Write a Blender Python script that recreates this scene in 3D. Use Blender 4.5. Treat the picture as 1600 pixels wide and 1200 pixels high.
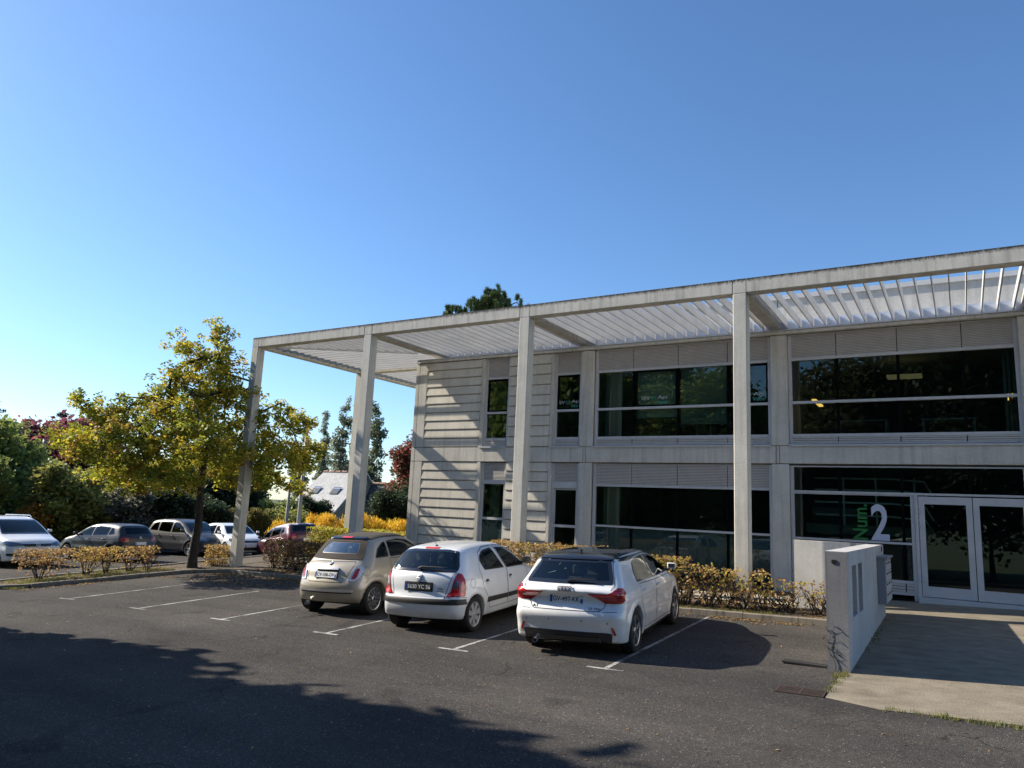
import bpy, bmesh, math, random
import numpy as np
from mathutils import Vector, Matrix

for o in list(bpy.data.objects): bpy.data.objects.remove(o)
random.seed(7)
RNG = np.random.default_rng(11)
SC = bpy.context.scene
COL = SC.collection

# ---------------------------------------------------------------- camera
F_PX, YAW, PITCH, ROLL, CAM_H = 1141.45, 0.5489, 0.1715, 0.0444, 2.08
cyw, syw = math.cos(YAW), math.sin(YAW)
fwd = Vector((-syw*math.cos(PITCH), cyw*math.cos(PITCH), math.sin(PITCH)))
rgt = Vector((cyw, syw, 0.0))
upv = rgt.cross(fwd)
r_ = rgt*math.cos(ROLL) + upv*math.sin(ROLL)
u_ = -rgt*math.sin(ROLL) + upv*math.cos(ROLL)
cd = bpy.data.cameras.new('camera')
cam = bpy.data.objects.new('camera', cd); COL.objects.link(cam)
cam.matrix_world = Matrix(((r_.x, u_.x, -fwd.x, 0), (r_.y, u_.y, -fwd.y, 0), (r_.z, u_.z, -fwd.z, CAM_H), (0, 0, 0, 1)))
cd.sensor_width = 36.0; cd.lens = F_PX/1600*36
cd.shift_x = -8.8/1600; cd.shift_y = -4.4/1600
cd.clip_start = 0.1; cd.clip_end = 3000
SC.camera = cam

# ---------------------------------------------------------------- light
SUN_EL, SUN_AZ = math.radians(32.5), math.radians(11.0)      # shadows run along +X, turned a little to +Y
to_sun = Vector((-math.cos(SUN_AZ)*math.cos(SUN_EL), -math.sin(SUN_AZ)*math.cos(SUN_EL), math.sin(SUN_EL)))
w = bpy.data.worlds.new('World'); SC.world = w; w.use_nodes = True
nt = w.node_tree; nt.nodes.clear()
sky = nt.nodes.new('ShaderNodeTexSky'); sky.sky_type = 'NISHITA'; sky.sun_disc = False
sky.sun_elevation = SUN_EL
sky.sun_rotation = math.atan2(to_sun.x, to_sun.y)
sky.air_density = 1.0; sky.dust_density = 0.35; sky.ozone_density = 5.5; sky.altitude = 100
bg = nt.nodes.new('ShaderNodeBackground'); bg.inputs['Strength'].default_value = 0.096
wo = nt.nodes.new('ShaderNodeOutputWorld')
hs = nt.nodes.new('ShaderNodeHueSaturation'); hs.inputs['Saturation'].default_value = 1.06
nt.links.new(sky.outputs[0], hs.inputs['Color']); nt.links.new(hs.outputs[0], bg.inputs[0]); nt.links.new(bg.outputs[0], wo.inputs[0])
sl = bpy.data.lights.new('sun', 'SUN'); sl.energy = 4.6; sl.angle = math.radians(0.5); sl.color = (1.0, 0.91, 0.77)
so = bpy.data.objects.new('sun', sl); COL.objects.link(so)
so.rotation_euler = to_sun.to_track_quat('Z', 'Y').to_euler(); so.location = (-30, -10, 30)
SC.view_settings.view_transform = 'Standard'; SC.view_settings.look = 'None'
SC.view_settings.gamma = 1; SC.view_settings.exposure = 1.0
try: SC.view_settings.use_curve_mapping = False
except Exception: pass

# ---------------------------------------------------------------- helpers
def gz(x, y):
    """height of the sloping ground"""
    x = np.asarray(x, float); y = np.asarray(y, float)
    t = np.clip((-21-x)/3, 0, 1); t = t*t*(3-2*t)      # the far car park levels out
    xc = np.clip(x, -31, 14); yc = np.clip(y, -12, 19-7*t)
    z = -.28 + .0263*xc + .0431*yc
    far = np.hypot(np.minimum(x+34, 0), np.maximum(y-24, 0))
    side = np.maximum(0, -(x+16))*0 + 1
    return z - np.clip(far-4, 0, 40)*.09*side

def link(o, parent=None):
    COL.objects.link(o)
    if parent is not None: o.parent = parent
    return o

def tag(o, label=None, cat=None, group=None, kind=None):
    if label: o['label'] = label
    if cat: o['category'] = cat
    if group: o['group'] = group
    if kind: o['kind'] = kind
    return o

def empty(name, loc=(0, 0, 0), label=None, cat=None, group=None, rot=None):
    o = bpy.data.objects.new(name, None); o.empty_display_size = .2
    COL.objects.link(o); o.location = loc
    if rot is not None: o.rotation_euler = rot
    return tag(o, label, cat, group)

class MB:
    """collects boxes, tubes and free quads into one mesh"""
    def __init__(s): s.v = []; s.f = []; s.m = []; s.n = 0
    def add(s, vs, fs, mi=0):
        s.v.extend([tuple(v) for v in vs]); s.f.extend([tuple(i+s.n for i in f) for f in fs]); s.m.extend([mi]*len(fs)); s.n += len(vs)
    def box(s, x0, x1, y0, y1, z0, z1, mi=0):
        v = [(x0,y0,z0),(x1,y0,z0),(x1,y1,z0),(x0,y1,z0),(x0,y0,z1),(x1,y0,z1),(x1,y1,z1),(x0,y1,z1)]
        s.add(v, [(0,3,2,1),(4,5,6,7),(0,1,5,4),(1,2,6,5),(2,3,7,6),(3,0,4,7)], mi)
    def cbox(s, x0, x1, y0, y1, z0, z1, c=.01, mi=0):
        """box with chamfered vertical and horizontal edges"""
        bm = bmesh.new()
        vs = [bm.verts.new(p) for p in [(x0,y0,z0),(x1,y0,z0),(x1,y1,z0),(x0,y1,z0),(x0,y0,z1),(x1,y0,z1),(x1,y1,z1),(x0,y1,z1)]]
        for f in [(0,3,2,1),(4,5,6,7),(0,1,5,4),(1,2,6,5),(2,3,7,6),(3,0,4,7)]: bm.faces.new([vs[i] for i in f])
        bmesh.ops.bevel(bm, geom=bm.edges[:], offset=c, segments=1, affect='EDGES')
        bm.verts.index_update()
        s.add([v.co[:] for v in bm.verts], [[v.index for v in f.verts] for f in bm.faces], mi); bm.free()
    def prism(s, pts, axis, a, b, mi=0):
        """extrude a 2D polygon along axis ('x','y','z') from a to b"""
        def P(p, t): return {'x': (t, p[0], p[1]), 'y': (p[0], t, p[1]), 'z': (p[0], p[1], t)}[axis]
        n = len(pts)
        vs = [P(p, a) for p in pts] + [P(p, b) for p in pts]
        fs = [tuple(range(n))[::-1], tuple(range(n, 2*n))] + [(i, (i+1) % n, n+(i+1) % n, n+i) for i in range(n)]
        s.add(vs, fs, mi)
    def tube(s, pts, rad, seg=8, mi=0, cap=True):
        pts = [Vector(p) for p in pts]
        if not hasattr(rad, '__len__'): rad = [rad]*len(pts)
        vs = []; fs = []
        for i, p in enumerate(pts):
            d = (pts[min(i+1, len(pts)-1)]-pts[max(i-1, 0)]).normalized()
            a = d.orthogonal().normalized() if i == 0 else (a - d*a.dot(d)).normalized()
            b = d.cross(a)
            for k in range(seg):
                t = 2*math.pi*k/seg
                vs.append(p + (a*math.cos(t)+b*math.sin(t))*rad[i])
        for i in range(len(pts)-1):
            for k in range(seg):
                fs.append((i*seg+k, i*seg+(k+1) % seg, (i+1)*seg+(k+1) % seg, (i+1)*seg+k))
        if cap: fs.append(tuple(range(seg))[::-1]); fs.append(tuple(range((len(pts)-1)*seg, len(pts)*seg)))
        s.add(vs, fs, mi)
    def lathe(s, prof, axis='x', seg=32, mi=0, c=(0,0,0)):
        """prof: (radius, along-axis) pairs"""
        vs = []; fs = []
        for r, t in prof:
            for k in range(seg):
                a = 2*math.pi*k/seg; ca, sa = r*math.cos(a), r*math.sin(a)
                vs.append({'x': (c[0]+t, c[1]+ca, c[2]+sa), 'y': (c[0]+ca, c[1]+t, c[2]+sa), 'z': (c[0]+ca, c[1]+sa, c[2]+t)}[axis])
        for i in range(len(prof)-1):
            for k in range(seg): fs.append((i*seg+k, i*seg+(k+1) % seg, (i+1)*seg+(k+1) % seg, (i+1)*seg+k))
        s.add(vs, fs, mi)
    def build(s, name, mats, parent=None, smooth=False):
        me = bpy.data.meshes.new(name); me.from_pydata(s.v, [], s.f)
        if not isinstance(mats, (list, tuple)): mats = [mats]
        for m in mats: me.materials.append(m)
        if len(mats) > 1: me.polygons.foreach_set('material_index', s.m)
        if smooth: me.polygons.foreach_set('use_smooth', [True]*len(me.polygons))
        me.update()
        o = bpy.data.objects.new(name, me); link(o, parent)
        return o

def box(name, x0, x1, y0, y1, z0, z1, mat, parent=None, c=0):
    b = MB()
    (b.cbox(x0, x1, y0, y1, z0, z1, c) if c else b.box(x0, x1, y0, y1, z0, z1))
    return b.build(name, mat, parent)

def share(o, loc=None, parent=None, name=None, rot=None, label=None, group=None):
    c = o.copy(); COL.objects.link(c)
    if parent is not None: c.parent = parent
    if loc is not None: c.location = loc
    if rot is not None: c.rotation_euler = rot
    if name: c.name = name
    return c

def np_mesh(name, verts, quads, mats, parent=None, colors=None, smooth=False, normals=None, midx=None, mname=None):
    me = bpy.data.meshes.new(mname or name)
    nv, nf = len(verts), len(quads); k = quads.shape[1]
    me.vertices.add(nv); me.vertices.foreach_set('co', np.ascontiguousarray(verts, np.float32).ravel())
    me.loops.add(nf*k); me.loops.foreach_set('vertex_index', np.ascontiguousarray(quads, np.int32).ravel())
    me.polygons.add(nf); me.polygons.foreach_set('loop_start', np.arange(0, nf*k, k, dtype=np.int32))
    try: me.polygons.foreach_set('loop_total', np.full(nf, k, np.int32))
    except Exception: pass
    for m in (mats if isinstance(mats, (list, tuple)) else [mats]): me.materials.append(m)
    if midx is not None: me.polygons.foreach_set('material_index', np.asarray(midx, np.int32))
    me.update(calc_edges=True)
    if smooth: me.polygons.foreach_set('use_smooth', np.ones(nf, bool))
    if colors is not None:
        at = me.attributes.new('tint', 'FLOAT_COLOR', 'POINT')
        at.data.foreach_set('color', np.ascontiguousarray(colors, np.float32).ravel())
    if normals is not None:
        me.normals_split_custom_set_from_vertices(np.ascontiguousarray(normals, np.float32))
    o = bpy.data.objects.new(name, me); link(o, parent)
    return o

# ---------------------------------------------------------------- materials
def newmat(name):
    m = bpy.data.materials.new(name); m.use_nodes = True
    nt = m.node_tree; b = nt.nodes['Principled BSDF']
    return m, nt, b, nt.nodes['Material Output']
def N(nt, t, **kw):
    n = nt.nodes.new(t)
    for k, v in kw.items():
        if k in n.inputs: n.inputs[k].default_value = v
        else: setattr(n, k, v)
    return n
def plain(name, col, rough=.5, metal=0, spec=.5, coat=0):
    m, nt, b, out = newmat(name)
    b.inputs['Base Color'].default_value = (*col, 1); b.inputs['Roughness'].default_value = rough
    b.inputs['Metallic'].default_value = metal; b.inputs['Specular IOR Level'].default_value = spec
    if coat: b.inputs['Coat Weight'].default_value = coat; b.inputs['Coat Roughness'].default_value = .03
    return m
def ramp(nt, stops):
    r = nt.nodes.new('ShaderNodeValToRGB'); e = r.color_ramp.elements
    while len(e) < len(stops): e.new(.5)
    for i, (p, c) in enumerate(stops): e[i].position = p; e[i].color = (*c, 1) if len(c) == 3 else c
    return r
def noisy(name, c0, c1, scale=4, rough=.7, bump=.1, bscale=60, stretch=(1,1,1), metal=0, detail=6, spec=.4, bdist=.01):
    """two-tone procedural surface with fine relief, in world-like object coordinates"""
    m, nt, b, out = newmat(name)
    geo = N(nt, 'ShaderNodeNewGeometry'); mp = N(nt, 'ShaderNodeMapping'); mp.inputs['Scale'].default_value = stretch
    nt.links.new(geo.outputs['Position'], mp.inputs[0])
    n1 = N(nt, 'ShaderNodeTexNoise', Scale=scale, Detail=detail, Roughness=.65); nt.links.new(mp.outputs[0], n1.inputs['Vector'])
    r = ramp(nt, [(.3, c0), (.7, c1)]); nt.links.new(n1.outputs[0], r.inputs[0]); nt.links.new(r.outputs[0], b.inputs['Base Color'])
    b.inputs['Roughness'].default_value = rough; b.inputs['Metallic'].default_value = metal; b.inputs['Specular IOR Level'].default_value = spec
    if bump:
        n2 = N(nt, 'ShaderNodeTexNoise', Scale=bscale, Detail=4); nt.links.new(geo.outputs['Position'], n2.inputs['Vector'])
        bp = N(nt, 'ShaderNodeBump', Strength=bump, Distance=bdist); nt.links.new(n2.outputs[0], bp.inputs['Height']); nt.links.new(bp.outputs[0], b.inputs['Normal'])
    return m

def concrete(name, base, dark, streak=.5, top=None):
    """cast concrete: mottling, vertical run-off streaks and, when top=(z0,z1), black lichen staining from the top edge"""
    m, nt, b, out = newmat(name)
    L = nt.links.new
    geo = N(nt, 'ShaderNodeNewGeometry')
    n1 = N(nt, 'ShaderNodeTexNoise', Scale=1.7, Detail=8, Roughness=.7); L(geo.outputs['Position'], n1.inputs['Vector'])
    mp = N(nt, 'ShaderNodeMapping'); mp.inputs['Scale'].default_value = (9, 9, .5); L(geo.outputs['Position'], mp.inputs[0])
    n2 = N(nt, 'ShaderNodeTexNoise', Scale=1.0, Detail=5, Roughness=.6); L(mp.outputs[0], n2.inputs['Vector'])
    n3 = N(nt, 'ShaderNodeTexNoise', Scale=45, Detail=4, Roughness=.7); L(geo.outputs['Position'], n3.inputs['Vector'])
    r1 = ramp(nt, [(.32, tuple(x*.84 for x in base)), (.7, tuple(min(1, x*1.08) for x in base))]); L(n1.outputs[0], r1.inputs[0])
    r2 = ramp(nt, [(.48, (0, 0, 0)), (.72, (1, 1, 1))]); L(n2.outputs[0], r2.inputs[0])
    mu = N(nt, 'ShaderNodeMath', operation='MULTIPLY'); mu.inputs[1].default_value = streak; L(r2.outputs[0], mu.inputs[0])
    mx = N(nt, 'ShaderNodeMix', data_type='RGBA'); L(mu.outputs[0], mx.inputs[0]); L(r1.outputs[0], mx.inputs[6]); mx.inputs[7].default_value = (*dark, 1)
    r3 = ramp(nt, [(.3, (.86,)*3), (.65, (1.06,)*3)]); L(n3.outputs[0], r3.inputs[0])
    m2 = N(nt, 'ShaderNodeMix', data_type='RGBA', blend_type='MULTIPLY'); m2.inputs[0].default_value = 1; L(mx.outputs[2], m2.inputs[6]); L(r3.outputs[0], m2.inputs[7])
    last = m2.outputs[2]
    if top:
        sp = N(nt, 'ShaderNodeSeparateXYZ'); L(geo.outputs['Position'], sp.inputs[0])
        mr = N(nt, 'ShaderNodeMapRange'); mr.inputs['From Min'].default_value = top[0]; mr.inputs['From Max'].default_value = top[1]; L(sp.outputs[2], mr.inputs[0])
        mp2 = N(nt, 'ShaderNodeMapping'); mp2.inputs['Scale'].default_value = (22, 22, 7); L(geo.outputs['Position'], mp2.inputs[0])
        n4 = N(nt, 'ShaderNodeTexNoise', Scale=1, Detail=7, Roughness=.8); L(mp2.outputs[0], n4.inputs['Vector'])
        ad = N(nt, 'ShaderNodeMath', operation='ADD'); L(mr.outputs[0], ad.inputs[0]); L(n4.outputs[0], ad.inputs[1])
        r4 = ramp(nt, [(.66, (0,)*3), (.90, (1,)*3)])
        ml = N(nt, 'ShaderNodeMath', operation='MULTIPLY'); ml.inputs[1].default_value = .70; L(ad.outputs[0], ml.inputs[0])
        L(ml.outputs[0], r4.inputs[0])
        m3 = N(nt, 'ShaderNodeMix', data_type='RGBA'); L(r4.outputs[0], m3.inputs[0]); L(last, m3.inputs[6]); m3.inputs[7].default_value = (.035, .033, .032, 1)
        last = m3.outputs[2]
    L(last, b.inputs['Base Color']); b.inputs['Roughness'].default_value = .85; b.inputs['Specular IOR Level'].default_value = .3
    bp = N(nt, 'ShaderNodeBump', Strength=.25, Distance=.006); L(n3.outputs[0], bp.inputs['Height']); L(bp.outputs[0], b.inputs['Normal'])
    return m

def glass(name, tint, refl=1.0, rough=0.0, ior=1.5, film=None, film_mix=.35):
    """window glass: mirror reflection by Fresnel over tinted see-through"""
    m, nt, b, out = newmat(name); nt.nodes.remove(b); L = nt.links.new
    tr = N(nt, 'ShaderNodeBsdfTransparent'); tr.inputs[0].default_value = (*tint, 1)
    gl = N(nt, 'ShaderNodeBsdfGlossy'); gl.inputs['Roughness'].default_value = rough; gl.inputs[0].default_value = (.95, 1, .98, 1)
    fr = N(nt, 'ShaderNodeFresnel'); fr.inputs[0].default_value = ior
    mu = N(nt, 'ShaderNodeMath', operation='MULTIPLY'); mu.inputs[1].default_value = refl; mu.use_clamp = True; L(fr.outputs[0], mu.inputs[0])
    mx = N(nt, 'ShaderNodeMixShader'); L(mu.outputs[0], mx.inputs[0]); L(tr.outputs[0], mx.inputs[1]); L(gl.outputs[0], mx.inputs[2])
    if film:      # diffuse colour mixed in: haze painted over dark panes, fogging on the lower ones
        df = N(nt, 'ShaderNodeBsdfDiffuse'); df.inputs[0].default_value = (*film, 1); m2 = N(nt, 'ShaderNodeMixShader'); m2.inputs[0].default_value = film_mix
        L(mx.outputs[0], m2.inputs[1]); L(df.outputs[0], m2.inputs[2]); L(m2.outputs[0], out.inputs[0])
    else: L(mx.outputs[0], out.inputs[0])
    return m

def leafmat(name, col, trans=.35, rough=.55):
    m, nt, b, out = newmat(name); L = nt.links.new
    at = N(nt, 'ShaderNodeAttribute', attribute_name='tint')
    mx = N(nt, 'ShaderNodeMix', data_type='RGBA', blend_type='MULTIPLY'); mx.inputs[0].default_value = 1; L(at.outputs[0], mx.inputs[6]); mx.inputs[7].default_value = (*col, 1)
    L(mx.outputs[2], b.inputs['Base Color']); b.inputs['Roughness'].default_value = rough; b.inputs['Specular IOR Level'].default_value = .35
    tl = N(nt, 'ShaderNodeBsdfTranslucent'); L(mx.outputs[2], tl.inputs[0])
    ms = N(nt, 'ShaderNodeMixShader'); ms.inputs[0].default_value = trans; L(b.outputs[0], ms.inputs[1]); L(tl.outputs[0], ms.inputs[2]); L(ms.outputs[0], out.inputs[0])
    return m

def carpaint(name, col, metal=0.0, rough=.35, lining=(.03, .03, .032), coat=1.0):
    m, nt, b, out = newmat(name); L = nt.links.new
    b.inputs['Base Color'].default_value = (*col, 1); b.inputs['Roughness'].default_value = rough; b.inputs['Metallic'].default_value = metal
    b.inputs['Coat Weight'].default_value = coat; b.inputs['Coat Roughness'].default_value = .03
    # dust film and faint orange peel
    geo = N(nt, 'ShaderNodeNewGeometry')
    n = N(nt, 'ShaderNodeTexNoise', Scale=2.3, Detail=7, Roughness=.65); L(geo.outputs['Position'], n.inputs['Vector'])
    r = ramp(nt, [(.35, tuple(c*.92 for c in col)), (.65, col)]); L(n.outputs[0], r.inputs[0])
    sp = N(nt, 'ShaderNodeSeparateXYZ'); tc = N(nt, 'ShaderNodeTexCoord'); L(tc.outputs['Object'], sp.inputs[0])
    mr = N(nt, 'ShaderNodeMapRange'); mr.inputs['From Min'].default_value = .65; mr.inputs['From Max'].default_value = .18; mr.inputs['To Max'].default_value = .45; L(sp.outputs[2], mr.inputs[0])
    n2 = N(nt, 'ShaderNodeTexNoise', Scale=9, Detail=6); L(tc.outputs['Object'], n2.inputs['Vector'])
    mm = N(nt, 'ShaderNodeMath', operation='MULTIPLY'); L(mr.outputs[0], mm.inputs[0]); L(n2.outputs[0], mm.inputs[1])
    dm = N(nt, 'ShaderNodeMix', data_type='RGBA'); L(mm.outputs[0], dm.inputs[0]); L(r.outputs[0], dm.inputs[6]); dm.inputs[7].default_value = (.17, .155, .135, 1)
    bf = N(nt, 'ShaderNodeMix', data_type='RGBA'); L(geo.outputs['Backfacing'], bf.inputs[0]); L(dm.outputs[2], bf.inputs[6]); bf.inputs[7].default_value = (*lining, 1)
    L(bf.outputs[2], b.inputs['Base Color'])
    return m
# ================================================================ THE SETTING
def asphalt_mat(name, c0=(.046,.043,.041), c1=(.077,.072,.067), patch=.6):
    m, nt, b, out = newmat(name); L = nt.links.new
    geo = N(nt, 'ShaderNodeNewGeometry')
    a = N(nt, 'ShaderNodeTexNoise', Scale=.35, Detail=8, Roughness=.6); L(geo.outputs['Position'], a.inputs['Vector'])
    r = ramp(nt, [(.3, c0), (.7, c1)]); L(a.outputs[0], r.inputs[0])
    v = N(nt, 'ShaderNodeTexVoronoi', Scale=85.0); L(geo.outputs['Position'], v.inputs['Vector'])
    rv = ramp(nt, [(0, (.55,)*3), (.35, (.95,)*3), (.80, (1.12,)*3), (.97, (1.5,)*3), (1, (3.6,)*3)])
    sp = N(nt, 'ShaderNodeSeparateColor'); L(v.outputs['Color'], sp.inputs[0]); L(sp.outputs[0], rv.inputs[0])
    mx = N(nt, 'ShaderNodeMix', data_type='RGBA', blend_type='MULTIPLY'); mx.inputs[0].default_value = 1; L(r.outputs[0], mx.inputs[6]); L(rv.outputs[0], mx.inputs[7])
    # tyre-polished lanes and dusty drifts
    mp = N(nt, 'ShaderNodeMapping'); mp.inputs['Scale'].default_value = (.12, .9, 1); L(geo.outputs['Position'], mp.inputs[0])
    n2 = N(nt, 'ShaderNodeTexNoise', Scale=1, Detail=6, Roughness=.7); L(mp.outputs[0], n2.inputs['Vector'])
    r2 = ramp(nt, [(.35, (.80,.80,.81)), (.68, (1.24,1.21,1.17))]); L(n2.outputs[0], r2.inputs[0])
    m2 = N(nt, 'ShaderNodeMix', data_type='RGBA', blend_type='MULTIPLY'); m2.inputs[0].default_value = 1; L(mx.outputs[2], m2.inputs[6]); L(r2.outputs[0], m2.inputs[7])
    # a few oil spots
    n3 = N(nt, 'ShaderNodeTexNoise', Scale=1.1, Detail=3, Distortion=.4); L(geo.outputs['Position'], n3.inputs['Vector'])
    r3 = ramp(nt, [(.62, (1,)*3), (.72, (.50,)*3)]); L(n3.outputs[0], r3.inputs[0])
    m3 = N(nt, 'ShaderNodeMix', data_type='RGBA', blend_type='MULTIPLY'); m3.inputs[0].default_value = patch; L(m2.outputs[2], m3.inputs[6]); L(r3.outputs[0], m3.inputs[7])
    # hairline cracks, broken up by a slow noise
    nd = N(nt, 'ShaderNodeTexNoise', Scale=1.6, Detail=5); L(geo.outputs['Position'], nd.inputs['Vector'])
    va = N(nt, 'ShaderNodeVectorMath', operation='SCALE'); L(nd.outputs['Color'], va.inputs[0]); va.inputs['Scale'].default_value = .9
    vb = N(nt, 'ShaderNodeVectorMath', operation='ADD'); L(va.outputs[0], vb.inputs[0]); L(geo.outputs['Position'], vb.inputs[1])
    vc = N(nt, 'ShaderNodeTexVoronoi', Scale=.33); vc.feature = 'DISTANCE_TO_EDGE'; L(vb.outputs[0], vc.inputs['Vector'])
    rc = ramp(nt, [(.0, (1,)*3), (.006, (0,)*3)]); L(vc.outputs['Distance'], rc.inputs[0])
    rm = ramp(nt, [(.50, (0,)*3), (.60, (1,)*3)]); L(n3.outputs[0], rm.inputs[0])
    mc = N(nt, 'ShaderNodeMath', operation='MULTIPLY'); L(rc.outputs[0], mc.inputs[0]); L(rm.outputs[0], mc.inputs[1])
    m4 = N(nt, 'ShaderNodeMix', data_type='RGBA'); L(mc.outputs[0], m4.inputs[0]); L(m3.outputs[2], m4.inputs[6]); m4.inputs[7].default_value = (.02,.018,.016, 1)
    L(m4.outputs[2], b.inputs['Base Color']); b.inputs['Roughness'].default_value = .95; b.inputs['Specular IOR Level'].default_value = .08
    bp = N(nt, 'ShaderNodeBump', Strength=.9, Distance=.006); L(v.outputs['Distance'], bp.inputs['Height']); L(bp.outputs[0], b.inputs['Normal'])
    return m
M_ASPH = asphalt_mat('asphalt')
M_PAINT = None
def worn_paint():
    m, nt, b, out = newmat('worn_road_paint'); L = nt.links.new
    geo = N(nt, 'ShaderNodeNewGeometry')
    n = N(nt, 'ShaderNodeTexNoise', Scale=38, Detail=6, Roughness=.75); L(geo.outputs['Position'], n.inputs['Vector'])
    n2 = N(nt, 'ShaderNodeTexNoise', Scale=3, Detail=3); L(geo.outputs['Position'], n2.inputs['Vector'])
    ad = N(nt, 'ShaderNodeMath', operation='ADD'); L(n.outputs[0], ad.inputs[0]); L(n2.outputs[0], ad.inputs[1])
    r = ramp(nt, [(.44, (.085,.08,.075)), (.56, (.42,.41,.39))])
    ml = N(nt, 'ShaderNodeMath', operation='MULTIPLY'); ml.inputs[1].default_value = .5; L(ad.outputs[0], ml.inputs[0]); L(ml.outputs[0], r.inputs[0])
    L(r.outputs[0], b.inputs['Base Color']); b.inputs['Roughness'].default_value = .8
    return m
M_LINE = worn_paint()
M_SOIL = noisy('leafy_soil', (.045,.034,.024), (.14,.11,.075), scale=9, rough=.95, bump=.8, bscale=40, bdist=.02)
M_GRASSG = noisy('rough_grass_ground', (.035,.05,.02), (.09,.10,.045), scale=.8, rough=.95, bump=.5, bscale=20, bdist=.03)
M_KERB = concrete('kerb_concrete', (.22,.195,.155), (.07,.06,.045), .7)
M_PATH = noisy('pale_path', (.30,.26,.20), (.46,.41,.33), scale=3, rough=.9, bump=.3, bscale=80)
M_FORE = noisy('brushed_forecourt_concrete', (.155,.135,.102), (.27,.235,.18), scale=3.0, rough=.9, bump=.9, bscale=45, stretch=(1,1.5,1), bdist=.008, detail=12, spec=.1)

def sheet(name, pts, mat, lift=0.0, step=None):
    """flat-lying polygon draped on the sloping ground"""
    bm = bmesh.new()
    f = bm.faces.new([bm.verts.new((p[0], p[1], 0)) for p in pts])
    xs = [p[0] for p in pts]; ys = [p[1] for p in pts]
    if step:
        for a in np.arange(math.floor(min(xs)/step)*step, max(xs), step): bmesh.ops.bisect_plane(bm, geom=bm.verts[:]+bm.edges[:]+bm.faces[:], plane_co=(a, 0, 0), plane_no=(1, 0, 0))
        for a in np.arange(math.floor(min(ys)/step)*step, max(ys), step): bmesh.ops.bisect_plane(bm, geom=bm.verts[:]+bm.edges[:]+bm.faces[:], plane_co=(0, a, 0), plane_no=(0, 1, 0))
    for v in bm.verts: v.co.z = float(gz(v.co.x, v.co.y)) + lift
    bmesh.ops.recalc_face_normals(bm, faces=bm.faces[:])
    if bm.faces and sum(f.normal.z for f in bm.faces) < 0: bmesh.ops.reverse_faces(bm, faces=bm.faces[:])
    me = bpy.data.meshes.new(name); bm.to_mesh(me); bm.free(); me.materials.append(mat)
    o = bpy.data.objects.new(name, me); link(o); return tag(o, kind='structure')

# the ground out to the horizon (graded grid)
def graded(lo, hi, near_lo, near_hi, step, far_n):
    a = -np.geomspace(1, near_lo-lo+1, far_n)[::-1] + 1 + near_lo
    b = np.arange(near_lo+step, near_hi, step); c = np.geomspace(1, hi-near_hi+1, far_n) - 1 + near_hi
    return np.concatenate([a, b, c])
gx = graded(-1500, 1200, -80, 20, 2.0, 14); gy = graded(-1200, 1500, -30, 80, 2.0, 14)
GX, GY = np.meshgrid(gx, gy, indexing='ij')
gv = np.stack([GX, GY, gz(GX, GY)-.03], -1).reshape(-1, 3)
ii, jj = np.meshgrid(np.arange(len(gx)-1), np.arange(len(gy)-1), indexing='ij'); k0 = (ii*len(gy)+jj).ravel()
tag(np_mesh('ground', gv, np.stack([k0, k0+len(gy), k0+len(gy)+1, k0+1], 1), M_GRASSG), kind='structure')

KERB_Y, KERB_X = 14.35, -19.75
sheet('parking_lot', [(-33,-14),(16,-14),(16,9.40),(-1.47,9.47),(-1.47,14.42),(-21.4,14.42),(-21.4,24),(-32.5,24)], M_ASPH, 0, 3.0)
sheet('forecourt', [(-1.47,9.47),(-.9,9.27),(-.2,9.36),(.6,9.42),(4,9.5),(9,9.5),(9,18.25),(-1.47,18.25)], M_FORE, .004, 2.0)
sheet('planting_bed', [(-19.6,14.42),(-1.66,14.42),(-1.66,18.25),(-19.6,18.25)], M_SOIL, .05, 1.0)
sheet('planting_strip', [(-21.3,9.6),(-20.9,9.25),(-20.2,9.25),(-19.82,9.7),(-19.62,13.6),(-19.6,18.4),(-21.3,18.4)], M_SOIL, .06, 1.0)
sheet('garden_path', [(-14.5,15.95),(-1.66,15.95),(-1.66,17.1),(-14.5,17.1)], M_PATH, .075, 1.0)

def kerb(name, pts, wid=.14, h=.10):
    """a rounded kerb run along a polyline, cut into stones"""
    k = 0; root = empty(name, (0, 0, 0)); tag(root, kind='structure')
    for a, b2 in zip(pts[:-1], pts[1:]):
        a = Vector(a); b2 = Vector(b2); L_ = (b2-a).length; n = max(1, round(L_/1.0)); d = (b2-a)/L_; nn = Vector((-d.y, d.x))
        for i in range(n):
            p = a + d*(i*L_/n+.006); q = a + d*((i+1)*L_/n-.006)
            zp = float(gz(p.x, p.y)); zq = float(gz(q.x, q.y)); j = random.uniform(-.006, .006)
            sec = [(-wid/2, -.1), (-wid/2, h-.03), (-wid/2+.03, h), (wid/2-.01, h), (wid/2, h-.01), (wid/2, -.1)]
            mb = MB()
            vs = [(p.x+nn.x*s, p.y+nn.y*s, zp+t+j) for s, t in sec] + [(q.x+nn.x*s, q.y+nn.y*s, zq+t+j) for s, t in sec]
            m_ = len(sec)
            mb.add(vs, [tuple(range(m_)), tuple(range(m_, 2*m_))[::-1]] + [(x, m_+x, m_+(x+1) % m_, (x+1) % m_) for x in range(m_)])
            mb.build('kerb_stone', M_KERB, root); k += 1
kerb('kerb', [(-1.66,14.35),(-18.3,14.38),(-18.95,14.1),(-19.35,13.6),(-19.72,9.75),(-20.1,9.25),(-20.9,9.22),(-21.3,9.6),(-21.4,18.4)])

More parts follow.
